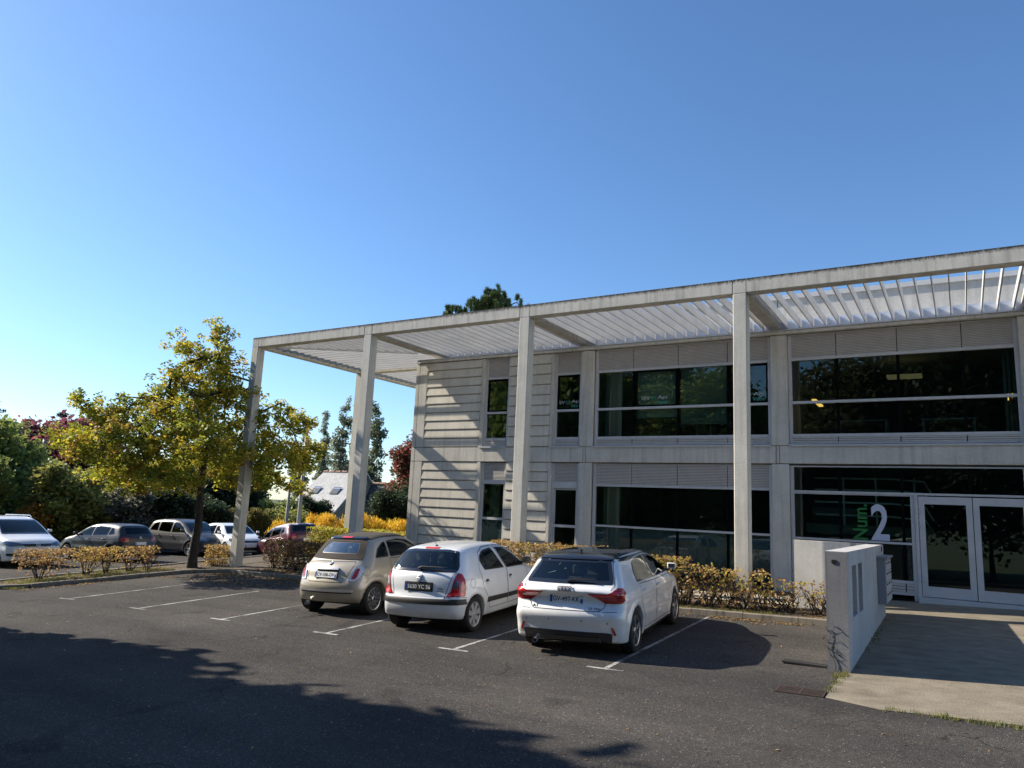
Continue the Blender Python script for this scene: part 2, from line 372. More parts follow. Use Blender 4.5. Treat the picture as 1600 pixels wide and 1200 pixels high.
# parking bay lines with their T ends
for X, Y in [(-4.21,9.44),(-6.65,9.37),(-9.22,9.30),(-11.87,9.27),(-14.40,9.23),(-17.0,9.22)]:
    y1 = 14.2 if X > -19 else 13
    b = [(X-.035, Y+.03), (X+.035, Y+.03), (X+.03, y1), (X-.03, y1)]
    if X < -13: b = [(X-.035, Y+.03), (X+.035, Y+.03), (X+.03, Y+3.0), (X-.03, Y+3.0)]
    sheet('bay_line', b, M_LINE, .0045, 1.0)
    sheet('bay_line_end', [(X-.27, Y-.04), (X+.27, Y-.035), (X+.27, Y+.028), (X-.27, Y+.022)], M_LINE, .0045)

# drain grate set in the asphalt
dr = empty('drain_grate', (-1.76, 9.6, float(gz(-1.76, 9.6))), 'rusty slotted drain grate set in the asphalt in front of the forecourt corner', 'drain')
M_RUST = noisy('rusty_iron', (.025,.017,.014), (.06,.038,.03), scale=12, rough=.8, bump=.4, bscale=90)
M_BLACK = plain('black_void', (.004,.004,.004), .9)
fr = MB(); fr.box(-.27,.27,-.15,-.13,-.02,.012); fr.box(-.27,.27,.13,.15,-.02,.012); fr.box(-.27,-.25,-.13,.13,-.02,.012); fr.box(.25,.27,-.13,.13,-.02,.012); fr.box(-.015,.015,-.13,.13,-.02,.012)
fr.build('frame', M_RUST, dr)
pt = MB(); pt.box(-.25,.25,-.13,.13,.002,.004); pt.build('pit', M_BLACK, dr)
for k in range(9):
    for s in (-1, 1):
        y = -.115+k*.0288
        bb = MB(); bb.box(*sorted((s*.02, s*.245)), y-.008, y+.008, .004, .011); bb.build('bar', M_RUST, dr)
dr.rotation_euler = (.043, -.026, 0)
# ================================================================ THE OFFICE BUILDING
M_CON = concrete('pale_cast_concrete', (.60,.57,.50), (.20,.19,.175), .38)
M_CONP = concrete('pergola_concrete', (.62,.59,.51), (.24,.225,.20), .34)
M_BEAM = concrete('stained_beam_concrete', (.62,.585,.51), (.20,.185,.165), .5, top=(6.93, 7.15))
M_RIB = concrete('ribbed_precast_panel', (.64,.595,.50), (.25,.235,.21), .30)
M_ATTIC = concrete('attic_render', (.52,.50,.46), (.26,.24,.2), .35, top=(7.75, 8.6))
M_ALU = noisy('grey_powder_coated_aluminium', (.46,.46,.46), (.54,.54,.535), scale=3, rough=.42, bump=0)
M_BLIND = noisy('taupe_stacked_blind', (.42,.39,.35), (.50,.465,.42), scale=5, rough=.55, bump=0)
M_BLIND2 = plain('blind_joint', (.04,.036,.034), .7)
M_GALV = noisy('galvanised_blade', (.47,.47,.465), (.60,.595,.58), scale=1.2, rough=.5, bump=.1, bscale=6, stretch=(1,1,3))
M_FLASH = noisy('zinc_flashing', (.50,.53,.58), (.62,.65,.70), scale=3, rough=.35, bump=.05, metal=.35)
M_DARKF = plain('black_sash', (.003,.0035,.004), .8, spec=.05)
M_GL = glass('window_glass', (.72,.84,.79), 1.35, film=(.03,.05,.045), film_mix=.05)
M_GLF = glass('foggy_lower_glass', (.40,.58,.57), 1.4, film=(.08,.15,.15), film_mix=.3)
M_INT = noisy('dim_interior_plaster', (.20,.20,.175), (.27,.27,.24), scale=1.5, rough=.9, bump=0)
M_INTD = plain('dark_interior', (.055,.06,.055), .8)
M_CARP = plain('grey_carpet', (.05,.05,.052), .95)
M_VERT = noisy('cream_vertical_blind', (.30,.30,.24), (.42,.42,.34), scale=4, rough=.8, bump=0, stretch=(8,1,.1))
M_HBL = noisy('pale_closed_blind', (.30,.36,.34), (.42,.48,.45), scale=2, rough=.6, bump=0)

YF = 18.075                       # facade face
bld = empty('office_building', (-6.7, YF, .45), 'two storey pale concrete office building with long bands of dark windows and ribbed wall panels', 'building')
BO = Vector((-6.7, YF, .45))
PARTS = []
def bb(name, x0, x1, y0, y1, z0, z1, mat, parent=None, c=0):
    """a box given in world coordinates, made a child of the building (or of one of its parts)"""
    x0 -= BO.x; x1 -= BO.x; y0 -= BO.y; y1 -= BO.y; z0 -= BO.z; z1 -= BO.z
    return box(name, x0, x1, y0, y1, z0, z1, mat, parent or bld, c)
class WB(MB):
    def build(s, name, mats, parent=None, smooth=False):
        s.v = [(a-BO.x, b-BO.y, c-BO.z) for a, b, c in s.v]
        return super().build(name, mats, parent or bld, smooth)

P1, P2, P3 = (-8.968,-8.593), (-3.864,-3.473), (1.152,1.55)
P4 = (6.2, 6.6)
XC = -14.889
# piers
for (a, b2) in (P1, P2, P3, P4):
    bb('pier', a, b2, YF, YF+.30, .0, 3.375, M_CON, c=.012)
    bb('pier', a, b2, YF, YF+.30, 3.815, 6.50, M_CON, c=.012)
for z0, z1 in ((-.1, 3.375), (3.815, 6.50)):
    bb('corner_pier', XC+.155, -14.43, YF, YF+.30, z0, z1, M_CON, c=.01)
    bb('corner_strip', XC, XC+.143, YF+.004, YF+.30, z0, z1, M_CON, c=.008)
# floor band in panels with open joints
js = [XC, -14.74, -8.86, -8.78, -3.76, -3.68, 1.25, 1.33, 6.6]
for a, b2 in zip(js[:-1], js[1:]):
    bb('band_panel', a+.006, b2-.006, YF-.002, YF+.28, 3.387, 3.803, M_CON, c=.008)
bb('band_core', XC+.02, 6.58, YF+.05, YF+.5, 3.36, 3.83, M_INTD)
# window sill flashing over the band (not in front of the piers)
for a, b2 in ((-12.33,-11.34),(-9.93,P1[0]-.01),(P1[1]+.01,P2[0]-.01),(P2[1]+.01,P3[0]-.01),(P3[1]+.01,P4[0]-.01)):
    w_ = WB(); w_.box(a, b2, YF-.035, YF+.12, 3.818, 3.835); w_.box(a, b2, YF-.037, YF-.029, 3.79, 3.818); w_.build('sill', M_ALU)
# ribbed panels: every course its own clapboard-shaped rib
def ribs(x0, x1, zs):
    core = bb('panel_core', x0, x1, YF+.075, YF+.28, zs[-1], zs[0], M_RIB)
    for za, zb in zip(zs[:-1], zs[1:]):
        w_ = WB()
        w_.prism([(YF+.072, za-.004), (YF+.022, za-.004), (YF+.000, zb+.040), (YF+.002, zb+.022), (YF+.05, zb+.004), (YF+.072, zb+.004)][::-1], 'x', x0+.004, x1-.004)
        w_.build('rib', M_RIB)
def zl(a, b2, n): return [a+(b2-a)*i/n for i in range(n+1)]
ribs(-14.42, -12.345, zl(6.50, 3.815, 10))
ribs(-14.42, -12.345, zl(3.375, .02, 12))
ribs(-11.335, -9.945, zl(6.50, 3.815, 9))
ribs(-11.335, -9.945, zl(3.375, .08, 12))
for z0, z1 in ((-.05, 3.375), (3.815, 6.50)):
    bb('jamb_pier', -12.337, -12.225, YF, YF+.30, z0, z1, M_CON, c=.008)
    bb('jamb_pier', -9.937, -9.845, YF, YF+.30, z0, z1, M_CON, c=.008)
# eaves fascia and roof
bb('eaves_fascia', XC, 6.6, YF-.03, YF+.25, 6.515, 6.60, M_CON, c=.008)
bb('eaves_drip', XC+.01, 6.6, YF-.045, YF+.26, 6.604, 6.622, M_ALU)
bb('roof_slab', XC+.01, 6.59, YF+.27, 33.9, 6.52, 6.62, M_CON)
bb('gutter_flashing', -14.8, 6.6, 18.84, 18.87, 6.64, 7.06, M_FLASH)
bb('gutter_flashing', -14.8, 6.6, 18.875, 19.49, 7.04, 7.06, M_FLASH)
bb('attic_wall', -12.6, -3.965, 19.5, 19.75, 6.63, 7.80, M_ATTIC)
bb('attic_wall', -3.945, 6.6, 19.5, 19.75, 6.63, 7.80, M_ATTIC)
bb('attic_cap', -12.65, 6.65, 19.44, 19.82, 7.803, 7.92, M_ALU)
# the walls not seen from the car park
bb('side_wall', XC+.004, XC+.25, YF+.303, 33.9, -.6, 6.51, M_CON)
bb('side_wall', 6.35, 6.6, YF+.303, 33.9, -.3, 6.51, M_CON)
bb('back_wall', XC+.26, 6.34, 33.6, 33.9, -.5, 6.51, M_CON)
# interior
bb('floor_slab', XC+.26, 6.34, YF+.31, 33.5, .35, .52, M_CARP)
bb('floor_slab', XC+.26, 6.34, YF+.52, 33.5, 3.42, 3.80, M_INT)
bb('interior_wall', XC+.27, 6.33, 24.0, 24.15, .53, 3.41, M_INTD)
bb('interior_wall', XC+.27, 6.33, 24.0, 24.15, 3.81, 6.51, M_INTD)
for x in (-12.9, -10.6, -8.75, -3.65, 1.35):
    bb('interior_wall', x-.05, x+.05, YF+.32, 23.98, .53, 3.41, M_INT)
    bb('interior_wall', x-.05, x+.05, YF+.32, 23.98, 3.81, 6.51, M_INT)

def blind_stack(x0, x1, z0, z1, n, parent, y=YF+.085):
    """stored slats: n ridges in one mesh"""
    w_ = WB(); h = (z1-z0)/n
    for i in range(n):
        z = z0+i*h
        w_.prism([(y+.03, z+.003), (y+.001, z+.004), (y-.003, z+h*.45), (y+.001, z+h-.005), (y+.03, z+h-.004)], 'x', x0, x1)
    w_.box(x0, x1, y+.02, y+.04, z0, z1, 1)
    o = w_.build('stacked_blind', [M_BLIND, M_BLIND2], parent); return o

def window(x0, x1, rows, mulls, sashes=(), extra=()):
    """a window band. rows: list of (kind, z0, z1); mulls: dividing x"""
    zt = max(r[2] for r in rows); zb = min(r[1] for r in rows)
    yy = YF+.07
    w_ = WB(); fw = .075
    w_.box(x0, x0+fw, yy, yy+.09, zb, zt); w_.box(x1-fw, x1, yy, yy+.09, zb, zt)
    w_.box(x0+fw, x1-fw, yy+.001, yy+.089, zt-.03, zt)
    zs = sorted(set([round(r[1], 3) for r in rows] + [round(r[2], 3) for r in rows]))
    for a, b2 in zip(rows[:-1], rows[1:]):       # transoms fill the gaps between rows (rows go downwards)
        w_.box(x0+fw, x1-fw, yy-.012, yy+.088, b2[2], a[1])
    frame = w_.build('window', M_ALU)
    edges = [x0+fw] + list(mulls) + [x1-fw]
    for kind, z0, z1 in rows:
        for i, (a, b2) in enumerate(zip(edges[:-1], edges[1:])):
            m = .012
            if kind == 'blind': blind_stack(a+(.008 if i else 0), b2-(.008 if i < len(edges)-2 else 0), z0, z1-.03 if abs(z1-zt) < .01 else z1, max(3, round((z1-z0)/.04)), frame)
            elif kind == 'louvre': blind_stack(a+(.01 if i else 0), b2-(.01 if i < len(edges)-2 else 0), z0, z1, 3, frame, y=YF+.06)
            elif kind in ('glass', 'fog'):
                bb('pane', a, b2, yy+.062, yy+.070, z0, z1, M_GL if kind == 'glass' else M_GLF, frame)
        if kind in ('glass', 'fog'):
            for x in mulls:
                bb('mullion', x-.03, x+.03, yy+.035, yy+.060, z0, z1, M_DARKF, frame)
    for (a, b2, z0, z1, mt) in sashes:
        s = WB(); t = .035; y0, y1 = yy+.03, yy+.058
        s.box(a, a+t, y0, y1, z0, z1); s.box(b2-t, b2, y0, y1, z0, z1); s.box(a+t, b2-t, y0, y1, z0, z0+t); s.box(a+t, b2-t, y0, y1, z1-t, z1)
        s.build('opening_sash', mt, frame)
    return frame

UP = [('blind', 5.92, 6.50), ('glass', 4.87, 5.86), ('glass', 4.085, 4.81), ('louvre', 3.885, 4.02)]
W_B2U = window(P1[1]+.03, P2[0]-.002, UP+[('x', 3.84, 3.855)], [-7.455, -6.21, -4.925],
               sashes=[(-7.40, -6.25, 4.885, 5.845, M_DARKF), (-4.88, -3.955, 4.885, 5.845, M_DARKF)])
W_B3U = window(P2[1]+.012, P3[0]-.002, UP+[('x', 3.84, 3.855)], [-2.385, -1.11, .14])
W_B4U = window(P3[1]+.012, P4[0]-.002, UP+[('x', 3.84, 3.855)], [2.8, 4.05, 5.3])
LO = [('blind', 2.805, 3.375), ('glass', 1.735, 2.75), ('fog', .62, 1.685)]
W_B2L = window(P1[1]+.03, P2[0]-.002, LO, [-7.46, -6.215, -4.94], sashes=[(-7.42, -6.25, 1.75, 2.74, M_DARKF), (-4.89, -3.955, 1.75, 2.74, M_DARKF)])
W_3U = window(-12.22, -11.34, UP+[('x', 3.84, 3.855)], [], sashes=[(-12.14, -11.42, 4.885, 5.845, M_DARKF)])
W_3L = window(-12.22, -11.34, [('blind', 2.85, 3.375), ('glass', 1.78, 2.74), ('fog', .45, 1.71)], [])
W_4U = window(-9.84, P1[0]-.002, UP+[('x', 3.84, 3.855)], [], sashes=[(-9.76, -9.05, 4.885, 5.845, M_DARKF)])
W_4L = window(-9.84, P1[0]-.002, [('blind', 2.85, 3.375), ('glass', 1.68, 2.67), ('glass', .60, 1.61)], [], sashes=[(-9.76, -9.05, .62, 2.66, M_ALU)])
# entrance bay
W_EN = window(P2[1]+.012, P3[0]-.002, [('glass', 2.775, 3.345)], [-2.395, -1.14, .14])
W_ENL = window(P2[1]+.012, -.915, [('glass', 1.705, 2.725), ('glass', .905, 1.66), ('louvre', .66, .85), ('x', .50, .61)], [-2.395, -1.14])
bb('transom', P2[1]+.012, P3[0]-.002, YF+.055, YF+.16, 2.727, 2.772, M_ALU, W_EN)
W_B4L = window(P3[1]+.012, P4[0]-.002, LO, [2.8, 4.05, 5.3])
bb('threshold', -.91, P3[0]-.002, YF-.02, YF+.25, .40, .60, M_ALU, c=.005)
# glazed entrance doors
def leaf(x0, x1, hinge):
    s = WB(); y0, y1 = YF+.04, YF+.10; fw = .112
    s.box(x0, x0+fw, y0, y1, .615, 2.70); s.box(x1-fw, x1, y0, y1, .615, 2.70); s.box(x0+fw, x1-fw, y0, y1, .615, .83); s.box(x0+fw, x1-fw, y0, y1, 2.54, 2.70)
    d = s.build('entrance_door', M_ALU)
    bb('door_glass', x0+fw, x1-fw, y0+.028, y0+.034, .83, 2.54, M_GL, d)
    for z in ((.92, 2.02, 2.32) if hinge else ()):
        s = WB(); s.tube([(x0-.03, YF+.02, z), (x0-.03, YF+.02, z+.13)], .018, 8); s.box(x0-.03, x0+.05, YF+.012, YF+.038, z+.03, z+.06); s.build('hinge', M_ALU, d)
    return d
bb('door_frame', -.91, -.845, YF+.03, YF+.16, .602, 2.725, M_ALU)
d1 = leaf(-.835, .150, True); d2 = leaf(.165, 1.14, False)
s = WB(); s.tube([(.10, YF-.03, 1.2), (.10, YF-.03, 2.0)], .016, 8); s.box(.09, .11, YF-.03, YF+.04, 1.25, 1.27); s.box(.09, .11, YF-.03, YF+.04, 1.93, 1.95)
# things seen through the glass
def blind_vertical(x0, x1, z0, z1, y=YF+.42, n=6, mat=M_VERT):
    s = WB()
    for i in range(n):
        a = x0+(x1-x0)*i/n; s.add([(a, y, z0), (a+(x1-x0)/n*.75, y+.05, z0), (a+(x1-x0)/n*.75, y+.05, z1), (a, y, z1)], [(0,1,2,3)])
    return s.build('vertical_blind', mat)
blind_vertical(-8.4, -7.9, 3.9, 6.4, n=5); blind_vertical(-8.4, -7.95, .6, 3.3, n=4)
blind_vertical(.86, 1.10, 3.9, 6.4, n=3); blind_vertical(-12.1, -11.75, .6, 3.3, n=3)
s = WB()
for i in range(44):
    z = 4.40+i*.045; s.add([(-6.17, YF+.24, z), (-4.97, YF+.24, z), (-4.97, YF+.205, z+.043), (-6.17, YF+.205, z+.043)], [(0,1,2,3)])
s.build('closed_blind', M_HBL)
bb('roller_blind', -7.38, -6.27, YF+.25, YF+.255, 4.6, 6.3, M_HBL)
M_DESK = plain('pale_desk', (.33,.34,.33), .6)
for x, z in ((-6.6, 3.81), (-5.2, 3.81), (-9.4, 3.81), (-2.0, 3.81), (-.2, 3.81), (-6.6, .53), (-5.2, .53)):
    s = WB(); s.box(x-.55, x+.55, 19.3, 20.1, z+.70, z+.73); s.box(x-.53, x-.49, 19.35, 20.05, z, z+.70); s.box(x+.49, x+.53, 19.35, 20.05, z, z+.70); s.build('desk', M_DESK)
    s = WB(); s.box(x-.28, x+.28, 19.6, 19.63, z+.82, z+1.16); s.box(x-.03, x+.03, 19.62, 19.66, z+.73, z+.9); s.build('monitor', M_DARKF)
# lit strip lamps hanging in the room above the entrance
M_LAMP = plain('lit_tube', (1, .8, .4), .5); nb = M_LAMP.node_tree.nodes['Principled BSDF']; nb.inputs['Emission Color'].default_value = (1, .50, .12, 1); nb.inputs['Emission Strength'].default_value = 1.0
for x, y, l_ in ((-3.05, 19.1, 1.1), (1.02, 19.3, .8)):
    s = WB(); s.box(x-.05, x+.05, y, y+l_, 5.02, 5.06); lp = s.build('strip_lamp', M_LAMP)
    s = WB(); s.box(x-.06, x+.06, y-.02, y+l_+.02, 5.065, 5.10); s.tube([(x, y+.3, 5.10), (x, y+.3, 6.5)], .006, 5); s.build('lamp_housing', M_DARKF, lp)
M_LAMP2 = plain('dim_ceiling_panel', (.5,.42,.25), .5); nb = M_LAMP2.node_tree.nodes['Principled BSDF']; nb.inputs['Emission Color'].default_value = (1, .75, .38, 1); nb.inputs['Emission Strength'].default_value = .06
bb('ceiling_panel', -1.62, -.78, 21.8, 22.3, 6.02, 6.07, M_LAMP2)
# staircase and railing inside the entrance hall
M_RAILM = plain('pale_steel_rail', (.85,.88,.86), .5, .0)
s = WB()
for z in (2.25, 2.55, 2.85, 3.12): s.tube([(-3.1, 19.2, z), (-1.4, 19.2, z), (-.75, 19.25, z-.05), (-.6, 19.4, z-.35)], .022, 6)
for x in (-2.45, -1.75, -.95): s.tube([(x, 19.2, 2.0), (x, 19.2, 3.15)], .022, 6)
s.build('stair_railing', M_RAILM)
s = WB()
for k in range(11): s.box(-3.3, -2.2, 22.6-k*.27, 22.9-k*.27, .55+k*.17, .72+k*.17)
s.build('stair', M_INT)
bb('landing', -3.3, -.6, 19.15, 23.9, 1.80, 2.03, M_INT)

# ---------------------------------------------------------------- lettering on the glass
M_LET = plain('grey_vinyl_letters', (.50,.53,.62), .6)
M_LETD = plain('pale_vinyl_letters', (.40,.45,.43), .6)
M_LETG = plain('green_vinyl_letters', (.015,.17,.03), .6)
M_LETT = plain('teal_vinyl_letters', (.05,.30,.22), .6)
def text_mesh(txt, size, shear=0, bold=0, extr=.0, space=1.0):
    cu = bpy.data.curves.new('t', 'FONT'); cu.body = txt; cu.size = size; cu.shear = shear; cu.offset = bold; cu.extrude = extr; cu.space_character = space
    cu.resolution_u = 4
    ob = bpy.data.objects.new('t', cu); COL.objects.link(ob)
    dg = bpy.context.evaluated_depsgraph_get(); dg.update()
    me = bpy.data.meshes.new_from_object(ob.evaluated_get(dg)); bpy.data.objects.remove(ob)
    return me
def fit_text(name, txt, mat, mapf, wid, hei, parent, shear=0, bold=0, label=None, space=1.0):
    """text scaled to wid x hei; mapf turns (u,v) in metres into a point in the parent's space"""
    me = text_mesh(txt, 1.0, shear, bold, space=space)
    n = len(me.vertices); co = np.empty(n*3); me.vertices.foreach_get('co', co); co = co.reshape(-1, 3)
    mn = co.min(0); mx = co.max(0); u = (co[:, 0]-mn[0])/(mx[0]-mn[0])*wid; v = (co[:, 1]-mn[1])/(mx[1]-mn[1])*hei
    out = np.array([tuple(mapf(a, b)) for a, b in zip(u, v)]); me.vertices.foreach_set('co', out.ravel()); me.update()
    me.materials.clear(); me.materials.append(mat); me.name = name
    o = bpy.data.objects.new(name, me); link(o, parent)
    if label: o['label'] = label
    return o
YG = YF+.07+.060
def onglass(x, z): return lambda u, v: (x+u-BO.x, YG-BO.y, z+v-BO.z)
fit_text('number_sign', '2', M_LET, onglass(-1.78, 1.72), .36, .79, W_ENL, bold=.018)
fit_text('lettering', 'Num.', M_LETG, (lambda u, v: (-1.85-v-BO.x, YG-BO.y, 1.72+u-BO.z)), .78, .30, W_ENL, bold=.015, label='green lettering running up the glass')
def heart(cx, cz, r, mat, parent):
    pts = []
    for i in range(40):
        t = 2*math.pi*i/40; pts.append((16*math.sin(t)**3/16*r, (13*math.cos(t)-5*math.cos(2*t)-2*math.cos(3*t)-math.cos(4*t))/16*r))
    s = WB(); n = 40
    vs = [(cx+a, YG, cz+b) for a, b in pts] + [(cx+a*.72, YG, cz+b*.72) for a, b in pts]
    s.add(vs, [(i, (i+1) % n, n+(i+1) % n, n+i) for i in range(n)]); s.build('heart_sign', mat, parent)
for x, z, par in ((-7.20, 5.05, W_B2U), (-9.74, 5.03, W_4U), (-4.72, 5.03, W_B2U)):
    fit_text('lettering', 'ISV', M_LETD, onglass(x, z), .21, .10, par, bold=.004)
    heart(x+.30, z+.045, .065, M_LETT, par)
    fit_text('lettering', 'Api', M_LETD, onglass(x+.42, z), .26, .12, par, bold=.004)
    fit_text('lettering', 'Vget', M_LETT, onglass(x+.42, z-.13), .28, .12, par, shear=.35, bold=.004)

# ================================================================ THE PERGOLA
YC, ZT, ZB, CW = 15.25, 7.123, 6.805, .285
XCOL = [-19.43, -14.594, -9.347, -4.017, 1.31, 6.64]
perg = empty('pergola', (-10, YC, .1), 'tall pale concrete pergola on square columns with closely set metal blades above the building front', 'pergola')
BOP = Vector((-10, YC, .1))
def pb(name, x0, x1, y0, y1, z0, z1, mat, c=0, parent=None):
    return box(name, x0-BOP.x, x1-BOP.x, y0-BOP.y, y1-BOP.y, z0-BOP.z, z1-BOP.z, mat, parent or perg, c)
XL0, XL1 = XCOL[0], XCOL[0]+CW
for x in XCOL:
    pb('column', x, x+CW, YC, YC+CW, float(gz(x, YC))-.3, ZB-.004, M_CONP, .014)
    pb('column_head', x+.004, x+CW-.004, YC+.002, YC+CW, ZB, ZT, M_BEAM, .006)
for a, b2 in zip(XCOL[:-1], XCOL[1:]):
    pb('front_beam', a+CW+.006, b2-.006, YC, YC+CW, ZB+.001, ZT, M_BEAM, .012)
for y in (20.05, 24.85, 29.65):
    pb('column', XL0, XL1, y, y+CW, -.5, ZB-.004, M_CONP, .014)
    pb('column_head', XL0+.004, XL1-.004, y, y+CW, ZB, ZT, M_BEAM, .006)
    pb('cross_beam', XL1+.006, XC-.005, y, y+CW, ZB+.001, ZT, M_BEAM, .012)
ysb = [YC, 20.05, 24.85, 29.65]
for a, b2 in zip(ysb[:-1], ysb[1:]):
    pb('edge_beam', XL0, XL1, a+CW+.006, b2-.006, ZB+.002, ZT, M_BEAM, .012)
for x in XCOL[1:]:
    pb('cross_beam', x, x+CW, YC+CW+.006, 19.0 if x < -14 else 18.83, ZB+.001, ZT, M_BEAM, .012)
# blades: upright plates, running back over the windows; turned along the side wing past the mitre
ZS0, ZS1 = 6.845, 7.065
proto = {}
def blade(x, y0, y1):
    L_ = round(y1-y0, 3)
    if L_ not in proto:
        b = MB(); b.cbox(-.012, .012, 0, L_, ZS0, ZS1, .004); proto[L_] = b.build('blade', M_GALV, perg); o = proto[L_]
    else: o = share(proto[L_], parent=perg, name='blade')
    o.location = (x-BOP.x, y0-BOP.y, -BOP.z); return o
def bladex(y, x0, x1):
    b = MB(); b.cbox(0, x1-x0, -.012, .012, ZS0, ZS1, .004); o = b.build('blade', M_GALV, perg); o.location = (x0-BOP.x, y-BOP.y, -BOP.z)
XM0, YM0, XM1, YM1 = XL1, YC+CW, XC, 18.10
for i in range(len(XCOL)-1):
    a = XCOL[i]+CW; b2 = XCOL[i+1]; n = 17; sp_ = (b2-a)/n
    for k in range(n):
        x = a + sp_*(k+.5)
        if i == 0:
            ym = YM0 + (x-XM0)/(XM1-XM0)*(YM1-YM0)
            blade(x, YC+CW+.01, max(YC+CW+.06, ym-.03))
        else: blade(x, YC+CW+.01, 18.83)
nb_ = 0
y = YC+CW+.15
while y < 29.5:
    if not any(abs(y-(c+CW/2)) < .2 for c in (20.05, 24.85)):
        x1 = XC-.02 if y > 19.0 else min(-14.61, XM0 + (y-YM0)/(YM1-YM0)*(XM1-XM0) - .03)
        if x1-XL1 > .1: bladex(y, XL1+.01, x1)
    y += .30
# mitre rail
mr_ = MB(); d = Vector((XM1-XM0, YM1-YM0)).normalized(); nn = Vector((-d.y, d.x))*.02
mr_.prism([(XM0-BOP.x+nn.x, YM0-BOP.y+nn.y), (XM0-BOP.x-nn.x, YM0-BOP.y-nn.y), (XM1-BOP.x-nn.x, YM1-BOP.y-nn.y), (XM1-BOP.x+nn.x, YM1-BOP.y+nn.y)], 'z', ZS0-BOP.z-.005, ZS1-BOP.z+.003)
mr_.build('mitre_rail', M_GALV, perg)

# ================================================================ ENTRANCE WALL WITH POST BOXES
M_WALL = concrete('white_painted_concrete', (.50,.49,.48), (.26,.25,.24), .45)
M_PB = plain('grey_post_box_steel', (.30,.30,.32), .45, .2)
wl = empty('entrance_wall', (-1.51, 13.4, .26), 'low white concrete wall beside the entrance with two upright slots and grey post boxes', 'wall')
wo_ = Vector((-1.51, 13.4, .26))
def wb(mb, x0, x1, y0, y1, z0, z1, mi=0): mb.box(x0-wo_.x, x1-wo_.x, y0-wo_.y, y1-wo_.y, z0-wo_.z, z1-wo_.z, mi)
m_ = MB(); wb(m_, -1.640, -1.472, 10.86, 15.99, -.1, 1.69)
# pale return running left from the rear end of the wall
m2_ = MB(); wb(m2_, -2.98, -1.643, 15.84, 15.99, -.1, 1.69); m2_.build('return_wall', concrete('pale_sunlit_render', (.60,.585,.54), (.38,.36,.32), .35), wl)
m2_ = MB(); wb(m2_, -1.93, -1.83, 15.832, 15.838, 1.50, 1.69); m2_.build('notch', M_PB, wl)
YN = [(11.33, 11.80), (12.02, 12.50)]
wb(m_, -1.470, -1.372, 10.86, 11.33, -.1, 1.69); wb(m_, -1.470, -1.372, 11.80, 12.02, -.1, 1.69); wb(m_, -1.470, -1.372, 12.50, 13.30, -.1, 1.69); wb(m_, -1.470, -1.372, 13.312, 15.99, -.1, 1.69)
for a, b2 in YN: wb(m_, -1.470, -1.372, a, b2, -.1, .80); wb(m_, -1.470, -1.372, a, b2, 1.49, 1.69)
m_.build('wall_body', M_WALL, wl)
M_WEND = concrete('dark_grey_concrete', (.23,.23,.24), (.08,.08,.08), .5)  # darker grey than the rest of the wall, for the end plate only
m_ = MB(); wb(m_, -1.641, -1.371, 10.835, 10.858, -.1, 1.685); m_.build('wall_end', M_WEND, wl, )['label'] = 'dark grey concrete end face'
for a, b2 in YN:
    m_ = MB(); wb(m_, -1.468, -1.452, a+.03, b2-.03, .84, 1.45); m_.build('recess_plate', M_PB, wl)
    m_ = MB(); wb(m_, -1.450, -1.440, a+.10, b2-.16, 1.18, 1.40); wb(m_, -1.450, -1.440, a+.10, b2-.2, .88, .98); m_.build('intercom_panel', M_DARKF, wl)
m_ = MB(); wb(m_, -1.368, -1.24, 14.68, 15.80, .70, 1.47); pbx = m_.build('post_box_unit', M_PB, wl)
m_ = MB(); wb(m_, -1.368, -1.20, 14.64, 15.84, 1.475, 1.51); m_.build('post_box_roof', M_PB, pbx)
for i in range(3):
    for j in range(4):
        m_ = MB(); wb(m_, -1.238, -1.230, 14.72+i*.36, 15.05+i*.36, .73+j*.18, .895+j*.18); m_.build('letter_flap', M_ALU, pbx)
        m_ = MB(); wb(m_, -1.228, -1.224, 14.80+i*.36, 14.97+i*.36, .84+j*.18, .865+j*.18); m_.build('name_plate', M_DARKF, pbx)
m_ = MB(); wb(m_, -1.371, -1.362, 15.55, 15.68, 1.57, 1.66); m_.build('vent_hole', M_BLACK, wl)
m_ = MB(); wb(m_, -1.56, -1.50, 10.826, 10.834, 1.53, 1.58); m_.build('chip', M_BLACK, wl)
# two low dark bars with grey between, on the asphalt at the wall foot
s_ = empty('dark_strip', (-1.98, 11.05, float(gz(-1.98, 11.05))), 'short dark strip lying on the asphalt against the foot of the white wall', 'rubber strip')
m_ = MB(); m_.cbox(-.28, .30, -.08, -.02, 0, .035, .008); m_.cbox(-.28, .30, .05, .11, 0, .03, .008); m_.build('dark_bar', plain('strip_black', (.012,.012,.012), .7), s_)
m_ = MB(); m_.box(-.27, .29, -.02, .05, .002, .012); m_.build('backing', plain('strip_grey', (.07,.07,.075), .7), s_)
